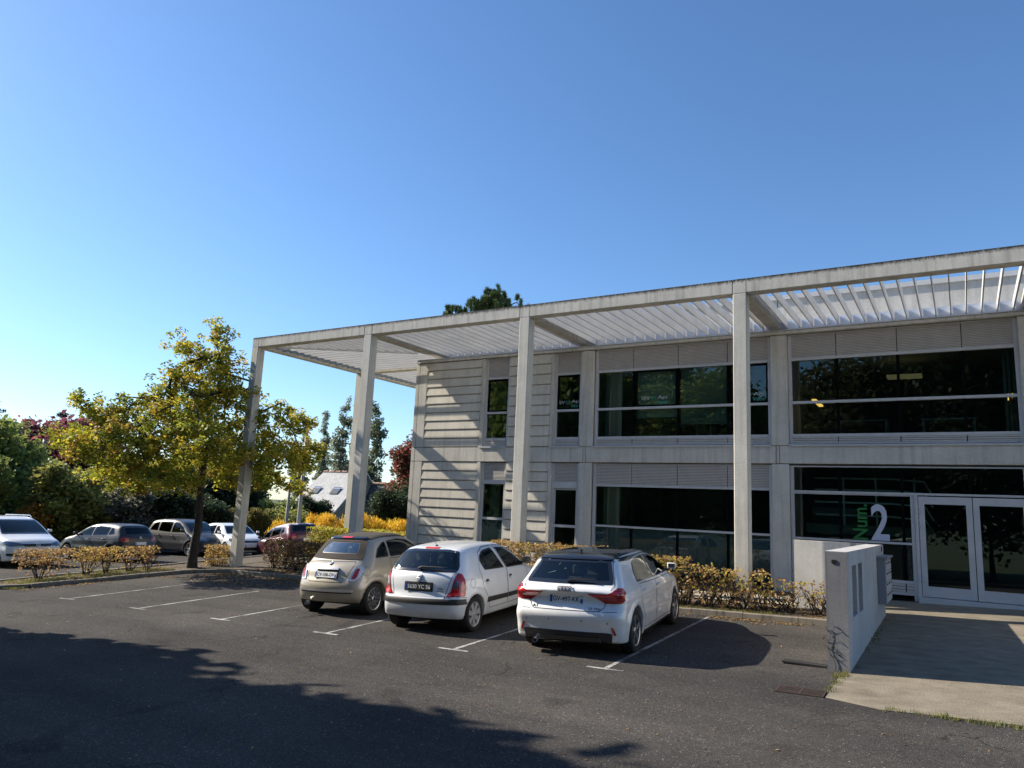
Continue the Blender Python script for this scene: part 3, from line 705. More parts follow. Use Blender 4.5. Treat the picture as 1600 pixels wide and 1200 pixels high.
# ================================================================ VEGETATION
def leaves_arrays(cent, n_per, spread, size, rng, cols, flat=1.0, aspect=.55, up=0.0):
    """rhombic leaves round each centre; cols: (k,3) palette with weights by position noise"""
    K = len(cent); n = K*n_per
    c = np.repeat(cent, n_per, 0)
    d = rng.normal(size=(n, 3)); d /= np.linalg.norm(d, axis=1)[:, None]+1e-9
    rad = spread*rng.random(n)**.45
    if np.ndim(spread): pass
    p = c + d*rad[:, None]*np.array([1, 1, flat])
    a = rng.normal(size=(n, 3)); a[:, 2] = a[:, 2]*.6 + up; a /= np.linalg.norm(a, axis=1)[:, None]
    b = rng.normal(size=(n, 3)); b -= a*(a*b).sum(1)[:, None]; b /= np.linalg.norm(b, axis=1)[:, None]+1e-9
    nrm = np.cross(a, b)
    s = size*rng.uniform(.6, 1.25, n)[:, None]
    bend = nrm*s*.15
    v = np.stack([p-a*s, p-b*s*aspect+bend, p+a*s, p+b*s*aspect+bend], 1).reshape(-1, 3)
    q = np.arange(n*4).reshape(n, 4)
    ci = rng.integers(0, len(cols), K); base = np.asarray(cols)[ci]
    other = np.asarray(cols)[rng.integers(0, len(cols), n)]
    mixv = (rng.random(n) < .35)[:, None]
    col = np.where(mixv, other, np.repeat(base, n_per, 0))*rng.uniform(.7, 1.25, n)[:, None]
    col = np.repeat(np.concatenate([col, np.ones((n, 1))], 1), 4, 0)
    return v, q, col

M_LEAF = leafmat('leaves', (1, 1, 1), .52)
M_NEEDLE = leafmat('needles', (1, 1, 1), .12, .6)
M_BARK = noisy('dark_bark', (.022,.018,.014), (.075,.062,.048), scale=14, rough=.95, bump=1.0, bscale=26, stretch=(1,1,.22), bdist=.03)
M_TWIG = plain('twig', (.045,.034,.024), .9)

def skeleton(nodes0, targets, pull=.35):
    """connect every target to the nearest already grown node; returns nodes, parent index"""
    nodes = [np.array(p, float) for p in nodes0]; par = [i-1 for i in range(len(nodes0))]
    base = nodes[-1]
    order = np.argsort(np.linalg.norm(targets-base, axis=1))
    for t in targets[order]:
        A = np.array(nodes); dd = np.linalg.norm(A-t, axis=1)
        root_d = np.linalg.norm(A-base, axis=1); pen = dd + .25*root_d*(dd > 0)
        pen[:max(1, len(nodes0)-1)] += 3
        j = int(np.argmin(pen))
        seg = t-nodes[j]; L_ = np.linalg.norm(seg); k = max(1, int(L_/.45)); prev = j
        for i in range(1, k+1):
            f = i/k; p = nodes[j]+seg*f; p = p+np.array([0, 0, -math.sin(f*math.pi)*L_*.08]) + RNG.normal(size=3)*.03*L_*(i < k)
            nodes.append(p); par.append(prev); prev = len(nodes)-1
    return np.array(nodes), par

def branch_mesh(name, nodes, par, r_tip, r_max, mat, parent, seg=6, power=.42, trunk_n=0, radii0=None):
    n = len(nodes); cnt = np.ones(n)
    for i in range(n-1, 0, -1): cnt[par[i]] += cnt[i]
    rad = np.minimum(r_max, r_tip*cnt**power)
    if radii0 is not None: rad[:len(radii0)] = radii0
    P = nodes[1:]; Q = nodes[np.array(par[1:])]
    d = P-Q; L_ = np.linalg.norm(d, axis=1)[:, None]+1e-9; d = d/L_
    ref = np.where(np.abs(d[:, 2:3]) > .9, np.array([[1, 0, 0]]), np.array([[0, 0, 1]]))
    a = np.cross(d, ref); a /= np.linalg.norm(a, axis=1)[:, None]; b = np.cross(d, a)
    th = np.arange(seg)*2*math.pi/seg
    r0 = np.minimum(rad[np.array(par[1:])], rad[1:]*1.5+.002)
    ring = lambda C, r: C[:, None, :] + r[:, None, None]*(a[:, None, :]*np.cos(th)[None, :, None]+b[:, None, :]*np.sin(th)[None, :, None])
    V = np.concatenate([ring(Q-d*L_*.03, r0), ring(P, rad[1:])], 1).reshape(-1, 3)
    m = len(P); base = (np.arange(m)*2*seg)[:, None]; k = np.arange(seg)[None, :]
    F = np.stack([base+k, base+(k+1) % seg, base+seg+(k+1) % seg, base+seg+k], -1).reshape(-1, 4)
    return np_mesh(name, V, F, mat, parent, smooth=True)

def lobes_points(lobes, n, rng, shell=.55):
    """points inside a set of ellipsoids (x,y,z,rx,ry,rz), denser to the outside"""
    lob = np.array(lobes, float); vol = lob[:, 3]*lob[:, 4]*lob[:, 5]; pr = vol**.75; pr /= pr.sum()
    i = rng.choice(len(lob), n, p=pr); d = rng.normal(size=(n, 3)); d /= np.linalg.norm(d, axis=1)[:, None]
    r = (shell+(1-shell)*rng.random(n))[:, None]
    r = np.where((rng.random(n) < .3)[:, None], rng.random((n, 1))*shell+.1, r)
    return lob[i, :3]+d*r*lob[i, 3:]

def tree(name, x, y, lobes, label, cat='tree', group=None, n_cl=160, n_per=30, spread=.6, size=.14, cols=((.05,.09,.02),), trunk_r=.16, zb=None, fork=None, mat=None, flat=.8, tip=.012, shell=.55, up=0, twigs=True, aspect=.55, seed=None):
    rng = np.random.default_rng(seed if seed is not None else int(abs(x*31+y*17))+5)
    z0 = float(gz(x, y)) if zb is None else zb
    t = empty(name, (x, y, z0), label, cat, group)
    lob = [(a, b, c, d, e, f) for a, b, c, d, e, f in lobes]       # relative to the base
    pts = lobes_points(lob, n_cl, rng, shell)
    fz = fork if fork is not None else max(.4, min(l[2]-l[5] for l in lob)+.3)
    tr_n = 6; stem = [np.array([math.sin(i*.9+x)*.03*i/tr_n, math.cos(i*1.3+y)*.03, fz*i/tr_n - .1*(i == 0)]) for i in range(tr_n+1)]
    top = max(l[2]+l[5]*.6 for l in lob)
    for i in range(1, 5): stem.append(np.array([.05*math.sin(i*2), .05*math.cos(i*1.7), fz+(top-fz)*i/5]))
    sub = pts[rng.permutation(len(pts))[:min(len(pts), 130 if twigs else 24)]]
    nodes, par = skeleton(stem, sub)
    rr = [trunk_r*1.25]+[trunk_r*(1-.06*i) for i in range(1, tr_n+1)]+[trunk_r*.55*(1-.2*i) for i in range(1, 5)]
    branch_mesh('trunk', nodes, par, tip, trunk_r*.6, M_BARK, t, radii0=rr)
    v, q, c = leaves_arrays(pts, n_per, spread, size, rng, cols, flat=flat, up=up, aspect=aspect)
    np_mesh('crown', v, q, mat or M_LEAF, t, colors=c)
    return t

OAK = [(.28,.31,.035), (.38,.37,.04), (.52,.45,.045), (.60,.46,.05), (.40,.25,.045), (.20,.24,.03), (.32,.34,.035), (.15,.19,.025)]
# the young oak in the planting strip
oak_lobes = []
def rl(px_, pz, depth, rx, rz, ry=None):
    """px_: metres to the right as seen from the camera, depth: away from it"""
    px_ = px_*.92-.085*pz+.28; pz = pz*1.03
    cx, cy = .573*px_ - .82*depth, .82*px_ + .573*depth
    oak_lobes.append((cx, cy, pz, rx, ry or rx, rz))
for a in [(.4,7.1,0,.45,.65),(.0,6.3,.2,.9,.7),(-.9,6.5,-.3,.55,.5),(.6,6.2,.4,.8,.6),(-.9,5.6,.1,.85,.55),(.4,5.3,-.2,1.3,.7),(1.3,5.2,.3,.6,.5),
          (-2.1,4.6,.4,.9,.5),(-3.2,4.35,.2,.75,.5),(-3.7,4.7,.0,.45,.5),(-4.1,3.6,.2,.65,.5),(-3.3,3.3,-.6,1.0,.6),(-2.0,3.7,-.9,1.1,.65),(-.7,4.3,.9,1.2,.75),(-.6,4.2,-1.0,1.2,.8),(.9,4.3,.3,1.2,.8),
          (2.1,4.1,.3,.8,.5),(2.9,4.5,-.2,.65,.5),(2.5,4.9,.2,.45,.45),(3.3,4.4,0,.5,.4),(3.6,3.7,.3,.5,.4),(3.1,3.4,.3,.8,.55),(1.8,3.2,-.9,1.1,.6),(-1.6,2.8,1.0,1.2,.55),(-2.8,2.6,.5,.9,.45),(-.9,2.55,-1.5,1.0,.45),(.4,3.1,1.8,1.2,.7),(1.2,2.65,1.1,.9,.4),(3.0,2.5,.4,.55,.35),(0,3.6,-2.0,1.2,.7),(-1.9,2.3,-.4,.6,.35),(-1.5,4.9,.1,.7,.55),(1.6,4.7,.2,.6,.5),(-2.6,4.1,.2,.8,.5),(-.2,4.9,.4,1.0,.7),(-3.0,3.8,.6,.7,.5),(2.4,3.6,-.3,.8,.5),(-2.3,3.0,-.9,.9,.5),(2.2,2.7,.4,.7,.4),(-1.4,3.4,.3,1.0,.6),(1.1,3.4,.2,1.1,.6)]: rl(*a)
tree('oak_tree', -20.05, 14.44, oak_lobes, 'young spreading oak tree with yellow green autumn leaves in the planting strip', 'tree', n_cl=1950, n_per=27, spread=.20, size=.062, cols=OAK, trunk_r=.155, fork=2.5, tip=.009, shell=.5, aspect=.5, zb=-.16, seed=4)

G1 = [(.17,.22,.065),(.21,.27,.07),(.26,.31,.08),(.34,.35,.09),(.14,.18,.055)]
G2 = [(.22,.25,.07),(.27,.30,.08),(.34,.34,.09),(.38,.35,.09),(.18,.19,.06)]
DK = [(.025,.042,.022),(.035,.055,.028),(.045,.07,.034),(.06,.085,.04)]
PUR = [(.17,.05,.075),(.21,.07,.09),(.13,.045,.06),(.27,.10,.10),(.15,.07,.06)]
RED = [(.28,.05,.04),(.20,.05,.035),(.16,.08,.04),(.32,.10,.06),(.12,.10,.045),(.14,.13,.06)]
POP = [(.20,.23,.15),(.26,.28,.19),(.15,.18,.11),(.32,.33,.24)]
YEL = [(.80,.55,.04),(.85,.62,.06),(.70,.42,.035),(.60,.44,.05),(.72,.34,.035)]
ORG = [(.42,.22,.03),(.34,.14,.02),(.22,.10,.02),(.30,.20,.04)]
OLV = [(.13,.12,.03),(.17,.14,.03),(.10,.10,.025),(.20,.15,.03)]
GRY = [(.14,.15,.11),(.20,.21,.16),(.10,.11,.08),(.26,.26,.20)]
MID = [(.07,.08,.035),(.09,.10,.04),(.11,.10,.045),(.05,.06,.03)]
PG = [(.12,.15,.08),(.16,.19,.10),(.20,.22,.13),(.09,.11,.06)]
def blob(r, h, zc, n, rng, wob=.45, rz=None):
    L_ = [(0, 0, zc, r*.75, r*.75, h*.42)]
    for i in range(n):
        a = rng.uniform(0, 6.28); zz = zc+rng.uniform(-.5, .62)*h*.62; k = math.sqrt(max(.1, 1-((zz-zc)/(h*.62))**2))
        L_.append((math.cos(a)*r*.62*k, math.sin(a)*r*.62*k, zz, r*rng.uniform(.26, wob), r*rng.uniform(.26, wob), r*rng.uniform(.22, wob*.9)))
    return L_
def bush(name, x, y, ztop, r, cols, label, cat, group=None, size=.13, dens=1.0, base=None, mat=None, zlow=.1, n=9, **kw):
    z0 = float(gz(x, y)) if base is None else base
    h = ztop-z0; rng = np.random.default_rng(int(abs(x*13+y*7))+1)
    n_cl = int(90*dens*(1+r*.8))
    return tree(name, x, y, blob(r, h*(1-zlow), h*(.5+zlow/2), n, rng), label, cat, group, n_cl=n_cl, n_per=26, spread=max(.25, r*.24), size=size, cols=cols, trunk_r=.03+.028*r, zb=z0, mat=mat, twigs=False, **kw)

TG = 'trees and shrubs beyond the car park'
bush('tree', -39.0, 15.3, 5.0, 3.0, G1, 'broad green tree at the left edge beyond the white people carrier', 'tree', size=.15, dens=2.2, zlow=.05)
bush('tree', -39.6, 17.4, 5.7, 2.2, G1, 'tall dark green tree left of the lamp post with a few yellow leaves', 'tree', size=.14, dens=2.4, zlow=.05)
bush('tree', -33.9, 17.6, 3.2, 1.7, G2, 'light green spreading shrub behind the dark parked hatchback', 'shrub', size=.12, dens=2.6, zlow=.0)
bush('tree', -36.0, 15.0, 3.2, 1.9, G1, 'mid green shrub in front of the broad green tree', 'shrub', size=.12, dens=2.2, zlow=.0)
bush('tree', -36.2, 19.6, 2.5, 1.9, G2, 'olive green shrub below the purple beech', 'shrub', size=.12, dens=2.4, zlow=.0)
bush('tree', -53.3, 27.6, 7.2, 4.4, PUR, 'dark purple beech tree behind the lamp post', 'tree', size=.22, dens=2.0, zlow=.05)
bush('tree', -55.5, 31.0, 7.0, 3.6, PUR, 'second purple beech, right of and behind the first', 'tree', size=.22, dens=1.6, zlow=.05)
bush('shrub', -33.5, 16.1, 1.3, .85, ORG, 'orange brown shrub just right of the white people carrier', 'shrub', size=.10, dens=2.2, zlow=.0)
bush('shrub', -33.0, 18.3, 1.0, 1.0, OLV, 'low yellowish shrub above the bonnet of the dark hatchback', 'shrub', size=.09, dens=2.0, zlow=.0)
bush('shrub', -33.2, 20.2, 2.2, 1.5, GRY, 'grey green silvery shrub behind the roof of the dark hatchback', 'shrub', size=.09, dens=2.4, zlow=.0)
for i, (x, y, z, r) in enumerate([(-33.0, 22.1, 2.5, 1.6), (-33.4, 24.2, 2.3, 1.6), (-35.0, 21.8, 3.4, 2.0)]):
    bush('shrub', x, y, z, r, DK, ['very dark evergreen shrub, left one of the pair behind the brown people carrier', 'very dark evergreen shrub, right one of the pair behind the brown people carrier', 'tall dark evergreen shrub standing behind the dark pair'][i], 'shrub', size=.09, dens=2.6, zlow=.0)
for i, (x, y, z, r) in enumerate([(-33.6, 26.0, 1.6, 1.1), (-32.9, 27.4, 1.55, 1.1)]):
    bush('shrub', x, y, z, r, OLV, ['olive yellow upright shrub right of the dark evergreens', 'olive yellow upright shrub seen left of the corner column'][i], 'shrub', size=.10, dens=3, zlow=.0, up=1.2, aspect=.25)
for i, (x, y, z, r) in enumerate([(-46.5, 36.2, 4.6, 2.6), (-50, 36.5, 5.4, 3.6), (-42.5, 31.5, 3.8, 2.8), (-51.5, 41.0, 5.6, 2.8), (-57.0, 39.5, 6.4, 4.0), (-45.5, 26.2, 4.0, 2.8), (-46, 22.8, 2.6, 2.2)]):
    bush('tree', x, y, z, r, [DK, G1, DK, G1, G2, G1, G1][i], ['dark tree mass behind the oak, near the corner column', 'green tree behind the oak crown, left of the corner column', 'dark rounded tree behind the olive yellow shrubs', 'green tree just left of the slate roof', 'tall olive green tree far behind the oak', 'green tree between the purple beech and the oak', 'green tree right below the purple beech'][i], 'tree', size=.17, dens=1.7, zlow=.0)
bush('shrub', -36.5, 32.8, 1.5, 1.7, G2, 'loose green shrub below the left end of the slate roof', 'shrub', size=.10, dens=2.2, zlow=.0)
bush('shrub', -39.0, 34.2, 2.0, 1.6, G1, 'green shrub left of the round clipped shrub', 'shrub', size=.10, dens=2.2, zlow=.0)
bush('shrub', -43.0, 41.0, 2.1, 1.45, DK, 'round clipped dark green shrub in front of the slate roof', 'shrub', size=.09, dens=3.4, zlow=.0, base=-.6)
for i, (x, y) in enumerate([(-26.75, 24.1), (-25.8, 25.2), (-25.0, 26.0), (-24.2, 26.8), (-23.4, 27.6)]):
    bush('shrub', x, y, [1.05, 1.35, 1.4, 1.5, 1.4][i], .9, YEL, ['golden yellow feathery shrub, leftmost of the row under the slate roof', 'golden yellow feathery shrub, second from the left in the row', 'golden yellow feathery shrub, middle one of the row', 'golden yellow feathery shrub just left of the second column', 'golden yellow feathery shrub between the second column and the laurel'][i], 'shrub', 'golden shrubs under the slate roof', size=.085, dens=4.2, zlow=.0, up=2.6, aspect=.13)
for i, (x, y, z, r) in enumerate([(-26.9, 31.6, 2.9, 2.0), (-24.8, 33.0, 3.3, 2.1)]):
    bush('shrub', x, y, z, r, DK, ['dense dark glossy laurel bush left of the ribbed wall', 'taller dark laurel bush close against the corner of the building'][i], 'shrub', size=.08, dens=4.0, zlow=.0)
bush('tree', -37.2, 46.2, 8.7, 2.7, RED, 'red autumn maple tree behind the building corner', 'tree', size=.17, dens=2.4, zlow=.0)
for i, (x, y, z, r) in enumerate([(-79, 76.5, 14.1, 1.7), (-76, 79, 10.2, 1.2), (-63.4, 64.0, 13.8, 1.9), (-61.0, 65.0, 15.3, 1.7), (-57.9, 63.5, 13.2, 2.3), (-74.5, 68, 10.5, 1.8), (-66.5, 70, 9.5, 2.0)]):
    x, y, z, r = x*1.22, y*1.22, (z-2.08)*1.22+2.08, r*1.15; z0 = -3.6; h = z-z0; rng = np.random.default_rng(i+40)
    L_ = [(rng.uniform(-.3, .3)*r, rng.uniform(-.3, .3)*r, h*(.12+.86*k/13), r*(1-.62*(k/13)**2)*rng.uniform(.6, .95), r*(1-.62*(k/13)**2)*rng.uniform(.6, .95), h*.075) for k in range(14)]
    tree('poplar_tree', x, y, L_, ['pale thin poplar, leftmost of those behind the slate roof', 'short faint poplar right beside the leftmost one', 'tall poplar just left of the second column', 'tallest poplar, half hidden by the second column', 'dense dark poplar just right of the second column', 'low pale poplar at the left end of the slate roof', 'low grey green poplar above the ridge of the slate roof'][i], 'tree', 'poplars behind the slate roofed house', n_cl=300, n_per=26, spread=.6, size=.2, cols=[POP, POP, POP, PG, PG, POP, POP][i], trunk_r=.25, zb=z0, twigs=False, up=.8)

def conifer(name, x, y, z0, h, r, label, cols, tiers=16, n_per=22, size=.2, seed=1, open_=.0):
    rng = np.random.default_rng(seed); t = empty(name, (x, y, z0), label, 'tree')
    pts = []
    nodes = [np.array([0, 0, h*i/12.]) for i in range(13)]; par = [i-1 for i in range(13)]
    for k in range(tiers):
        f = (k+.5)/tiers; z = h*(.12+.86*f); R = r*(1-f)**.8+.15; nb = max(4, int(9*(1-f)+4)); a0 = rng.uniform(0, 6.28)
        for j in range(nb):
            a = a0+j*6.283/nb+rng.normal()*.15; L_ = R*rng.uniform(.7, 1.1)
            for s in np.linspace(.25, 1, max(2, int(L_/.5))): pts.append((math.cos(a)*L_*s, math.sin(a)*L_*s, z-s*L_*.22+s*s*.2))
            nodes.append(np.array([math.cos(a)*L_, math.sin(a)*L_, z-L_*.12])); par.append(min(12, int(z/h*12)))
    branch_mesh('trunk', np.array(nodes), par, .02, .2, M_BARK, t, seg=5)
    v, q, c = leaves_arrays(np.array(pts), n_per, .38, size, rng, cols, flat=.45, aspect=.2, up=.1)
    np_mesh('crown', v, q, M_NEEDLE, t, colors=c); return t
conifer('conifer', -64.6, 27.0, -3, 12.0, 4.0, 'dark blue green conifer at the far left edge', [(.02,.035,.025),(.03,.05,.035)], seed=3)
conifer('conifer', -67.0, 33.7, -3, 11.8, 1.8, 'thin spiky conifer top above the purple beech', [(.03,.05,.035),(.04,.06,.04)], seed=5)
conifer('conifer', -68.5, 30.8, -3, 10.4, 3.6, 'flat topped conifer just above the purple beech', [(.03,.045,.035),(.04,.055,.04)], seed=6)

# umbrella pine whose top shows above the pergola: upright tufts of long needles
def pine(x, y, tufts, label, z0=0, seed=1):
    rng = np.random.default_rng(seed); t = empty('pine_tree', (x, y, z0), label, 'tree')
    T = np.array(tufts, float)
    nodes, par = skeleton([np.array([0, 0, (T[:, 2].max()-2.0)*i/8.]) for i in range(9)], T-[0, 0, .25])
    branch_mesh('trunk', nodes, par, .02, .22, M_BARK, t, seg=6)
    V = []; Cc = []
    for c in T:
        n = 420; ax = np.array([rng.normal()*.3, rng.normal()*.3, 1.0]); ax /= np.linalg.norm(ax); Lh = rng.uniform(.25, .5)
        s = rng.random(n); base = c+ax*(s[:, None]-.6)*Lh
        d = rng.normal(size=(n, 3)); d[:, 2] *= .5; d /= np.linalg.norm(d, axis=1)[:, None]; d = d*.75+ax*(.55+.4*s[:, None]); d /= np.linalg.norm(d, axis=1)[:, None]
        l_ = .20*rng.uniform(.5, 1.2, n)[:, None]; sd = np.cross(d, rng.normal(size=(n, 3))); sd /= np.linalg.norm(sd, axis=1)[:, None]; sd *= .011
        V.append(np.stack([base-sd, base+sd, base+d*l_+sd*.4, base+d*l_-sd*.4], 1).reshape(-1, 3))
        cc = np.array([(.07,.12,.04),(.10,.15,.05),(.15,.18,.06)])[rng.integers(0, 3, n)]; Cc.append(np.repeat(np.concatenate([cc, np.ones((n, 1))], 1), 4, 0))
    V = np.concatenate(V); np_mesh('crown', V, np.arange(len(V)).reshape(-1, 4), M_NEEDLE, t, colors=np.concatenate(Cc)); return t
rng = np.random.default_rng(9); tf = []
for (pu, pz, sp_, n) in [(0.05, 13.7, .5, 12), (.0, 13.0, 1.0, 22), (-.75, 13.2, .3, 5), (.85, 13.2, .35, 6), (-1.1, 12.75, .3, 4), (.1, 12.3, 1.3, 24), (-2.35, 12.75, .25, 4), (-1.7, 12.6, .4, 5), (2.0, 12.9, .2, 3), (-2.0, 12.1, .6, 6), (1.4, 12.2, .6, 6)]:
    for i in range(n*2): tf.append((.83*(pu+rng.normal()*sp_*.36)+rng.normal()*.35, .55*(pu+rng.normal()*sp_*.36)+rng.normal()*.35, pz+.10+rng.normal()*sp_*.30))
pine(-22.26, 33.23, tf, 'pine tree whose bushy green top shows above the pergola beam')

# trees outside the frame whose shade falls on the asphalt, and those the windows mirror
bush('tree', -19.0, .80, 10.2, 4.35, G1, 'large leafy tree shading the foreground of the car park', 'tree', 'trees along the near side of the car park', size=.30, dens=7.0, zlow=.02)
bush('tree', -23.0, -4.6, 10.5, 4.8, G1, 'large leafy tree next to the one shading the foreground', 'tree', 'trees along the near side of the car park', size=.17, dens=4.2, zlow=.10)
bush('tree', -13.5, -4.6, 10.0, 4.6, G1, 'large leafy tree behind the one shading the foreground', 'tree', 'trees along the near side of the car park', size=.17, dens=4.2, zlow=.10)
for i in range(11):
    x = -42+i*7.2; y = -17-4*math.sin(i*1.9)
    bush('tree', x, y, [15, 16, 13.4, 13.2, 11.4, 14.8, 16.5, 16.5, 15, 14.5, 13][i], 5.6, [MID, DK, MID, MID, DK, MID, DK, MID, MID, DK, MID][i], 'leafy tree of the dense row across the car park, seen in the windows', 'tree', 'row of trees across the car park', size=.22, dens=4.2, zlow=.0)

# ---------------------------------------------------------------- clipped hedges in the beds
HB = [(.42,.26,.09),(.32,.17,.07),(.50,.36,.13),(.24,.13,.06),(.38,.24,.09),(.45,.33,.16)]
HY = [(.46,.40,.06),(.38,.36,.055),(.28,.29,.05),(.52,.40,.08),(.38,.24,.08),(.28,.17,.06)]
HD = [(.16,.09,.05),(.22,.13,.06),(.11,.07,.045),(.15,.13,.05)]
def hedge(x0, y0, x1, y1, wid, zt_, zleaf, cols, label, n_stem=4, dens=900, name='hedge', group=None, size=.032, cat='hedge', lowcols=None, lowdens=.25):
    """a clipped hedge: leafy head between zleaf and zt_ (world heights), bare stems below"""
    rng = np.random.default_rng(int(abs(x0*11+y0*5))+2)
    a = np.array([x0, y0]); b = np.array([x1, y1]); L_ = np.linalg.norm(b-a); d = (b-a)/L_; nn = np.array([-d[1], d[0]]); c = (a+b)/2
    zg = float(gz(c[0], c[1]))+.05
    t = empty(name, (c[0], c[1], zg), label, cat, group)
    vol = L_*wid*(zt_-zleaf); n = int(vol*dens*2.2)
    def cloud(n, z0, z1, bias, cols_, sz):
        s = rng.random(n)*L_; q = (rng.random(n)-.5)*wid; z = z0+(z1-z0)*rng.random(n)**bias
        edge = rng.random(n) < .55; f = rng.integers(0, 3, n)
        q = np.where(edge & (f == 0), np.sign(q)*wid*.5+rng.normal(size=n)*.02, q); z = np.where(edge & (f == 1), z1+rng.normal(size=n)*.018, z)
        z += .012*np.sin(s*2.3+x0)+.012*np.sin(s*5.1)
        p = np.stack([a[0]+d[0]*s+nn[0]*q-c[0], a[1]+d[1]*s+nn[1]*q-c[1], z-zg], 1)
        # thin the head where a slow noise says so, so it has holes
        keep = (np.sin(s*4.1+1.7*np.sin(z*7)+x1)+np.sin(s*9.3+z*11+y0)*.6+rng.normal(size=n)*.5) > -1.25
        p = p[keep]; return leaves_arrays(p, 2, .035, sz, rng, cols_, aspect=.62)
    v, q, cc = cloud(n, zleaf, zt_, .8, cols, size)
    v2, q2, c2 = cloud(int(n*lowdens), zg+.08, zleaf+.05, 1, lowcols or cols, size)
    v = np.concatenate([v, v2]); q = np.concatenate([q, q2+len(v)-len(v2)]); cc = np.concatenate([cc, c2])
    np_mesh('foliage', v, q, M_LEAF, t, colors=cc)
    mb = MB()
    for i in range(n_stem):
        s = L_*(i+.5)/n_stem+rng.uniform(-.1, .1); bx, by = a+d*s-c
        for k in range(9):
            e = np.array([bx, by])+d*rng.normal()*.26+nn*rng.normal()*wid*.25; m1 = np.array([bx, by])*.45+e*.55+rng.normal(size=2)*.04
            zt2 = rng.uniform(zleaf, zt_-.03)-zg
            mb.tube([(bx+rng.normal()*.03, by+rng.normal()*.03, -.08), (m1[0], m1[1], zt2*.5), (e[0], e[1], zt2)], [.016, .010, .004], 5, cap=False)
            for w_ in range(2): mb.tube([(m1[0], m1[1], zt2*.5), (m1[0]+rng.normal()*.12, m1[1]+rng.normal()*.12, zt2*.8)], [.006, .002], 4, cap=False)
    mb.build('stem', M_TWIG, t, smooth=True)
    return t
# along the kerb behind the three near cars, up to the white wall
hedge(-1.95, 15.10, -3.3, 15.05, .62, .92, .62, HB+HY[:2], 'patchy yellow and brown hedge length next to the white wall', 4, 420, lowcols=HB, lowdens=.6)
hedge(-3.3, 15.05, -4.9, 15.0, .68, 1.06, .62, HY+HB, 'yellow green hedge length in front of the fourth column, right of the black roofed car', 6, 480, lowcols=HB, lowdens=.55)
hedge(-4.9, 15.0, -6.6, 14.98, .70, 1.18, .66, HY+HB, 'yellow green hedge length behind the black roofed white car', 6, 600, lowcols=HB, lowdens=.5)
hedge(-6.6, 14.98, -9.6, 14.95, .70, 1.27, .5, HB+HY[:1], 'light brown hedge length between the two white cars', 5, 800)
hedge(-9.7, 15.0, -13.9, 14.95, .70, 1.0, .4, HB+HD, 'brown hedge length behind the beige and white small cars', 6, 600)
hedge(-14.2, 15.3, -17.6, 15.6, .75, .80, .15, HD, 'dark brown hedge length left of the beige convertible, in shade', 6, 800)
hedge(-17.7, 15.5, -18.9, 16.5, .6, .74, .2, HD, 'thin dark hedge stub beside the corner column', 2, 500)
hedge(-15.2, 18.9, -19.3, 18.55, .9, 1.10, .25, HY[:4], 'clipped yellow green hedge block left of the beige convertible', 5, 1100, size=.036)
# in the strip that runs to the left
hedge(-20.95, 9.95, -20.85, 11.3, .62, .44, .08, HB, 'low brown clipped hedge, leftmost in the strip, on bare stems', 1, 1100)
hedge(-20.85, 11.35, -20.75, 12.55, .62, .46, .12, HB[:3]+HY[3:4], 'low brown hedge in the strip with the orange leaves, second from the left', 2, 1100)
hedge(-20.75, 12.6, -20.6, 13.55, .55, .47, .14, HB, 'low brown hedge in the strip just left of the oak trunk', 2, 900)
hedge(-20.2, 14.95, -19.75, 15.45, .55, .50, -.02, HB+HY[:1], 'small square clipped hedge just right of the oak trunk', 1, 1300)

# ---------------------------------------------------------------- leaf litter, tufts and blades
def scatter(name, boxes, size, cols, mat, lift=.006, seed=1, kindname='stuff', flatness=.25):
    rng = np.random.default_rng(seed); P = []
    for x0, x1, y0, y1, n, zl in boxes:
        x = rng.uniform(x0, x1, n); y = rng.uniform(y0, y1, n)
        if n > 60:
            k = (np.sin(x*2.1+y*3.3)+np.sin(x*5.7-y*1.9)+rng.normal(size=n)*.7) > -.5; x = x[k]; y = y[k]
        P.append(np.stack([x, y, gz(x, y)+zl+lift], 1))
    P = np.concatenate(P); n = len(P)
    a = rng.normal(size=(n, 3)); a[:, 2] *= flatness; a /= np.linalg.norm(a, axis=1)[:, None]
    b = np.cross(np.array([0, 0, 1.0])+rng.normal(size=(n, 3))*flatness, a); b /= np.linalg.norm(b, axis=1)[:, None]
    s = size*rng.uniform(.5, 1.3, n)[:, None]; up_ = np.array([0, 0, 1])*s*.25
    V = np.stack([P-a*s, P-b*s*.6+up_, P+a*s, P+b*s*.6+up_], 1).reshape(-1, 3)
    c = np.asarray(cols)[rng.integers(0, len(cols), n)]*rng.uniform(.7, 1.25, n)[:, None]; c = np.repeat(np.concatenate([c, np.ones((n, 1))], 1), 4, 0)
    o = np_mesh(name, V, np.arange(n*4).reshape(-1, 4), mat, None, colors=c)
    return tag(o, kind='stuff')
LIT = [(.30,.19,.08),(.22,.13,.06),(.38,.27,.13),(.16,.09,.05),(.42,.30,.16)]
o = scatter('leaf_litter', [(-18.5,-1.7,14.45,15.6,5200,.05),(-18.5,-1.7,14.02,14.28,2600,.0),(-18.5,-1.7,13.7,14.1,500,0),(-19.7,-14.5,12.6,14.3,1400,0),(-19.6,-19.2,9.4,14,700,0),(-21.2,-19.9,9.4,16,1800,.06),(-14.5,-1.7,15.6,17.5,900,.08),(-33,-21.5,8,22,900,0)], .030, LIT, M_LEAF, seed=5)
tag(o, 'dry brown fallen leaves along the kerb and under the hedges', 'leaf litter')
o = scatter('fallen_leaves', [(-19,-2,5.5,13.5,700,0),(-9,2,3,9,420,0),(-25,-12,4,9,150,0)], .018, LIT, M_LEAF, seed=8)
tag(o, 'scattered single fallen leaves on the asphalt', 'leaf litter')
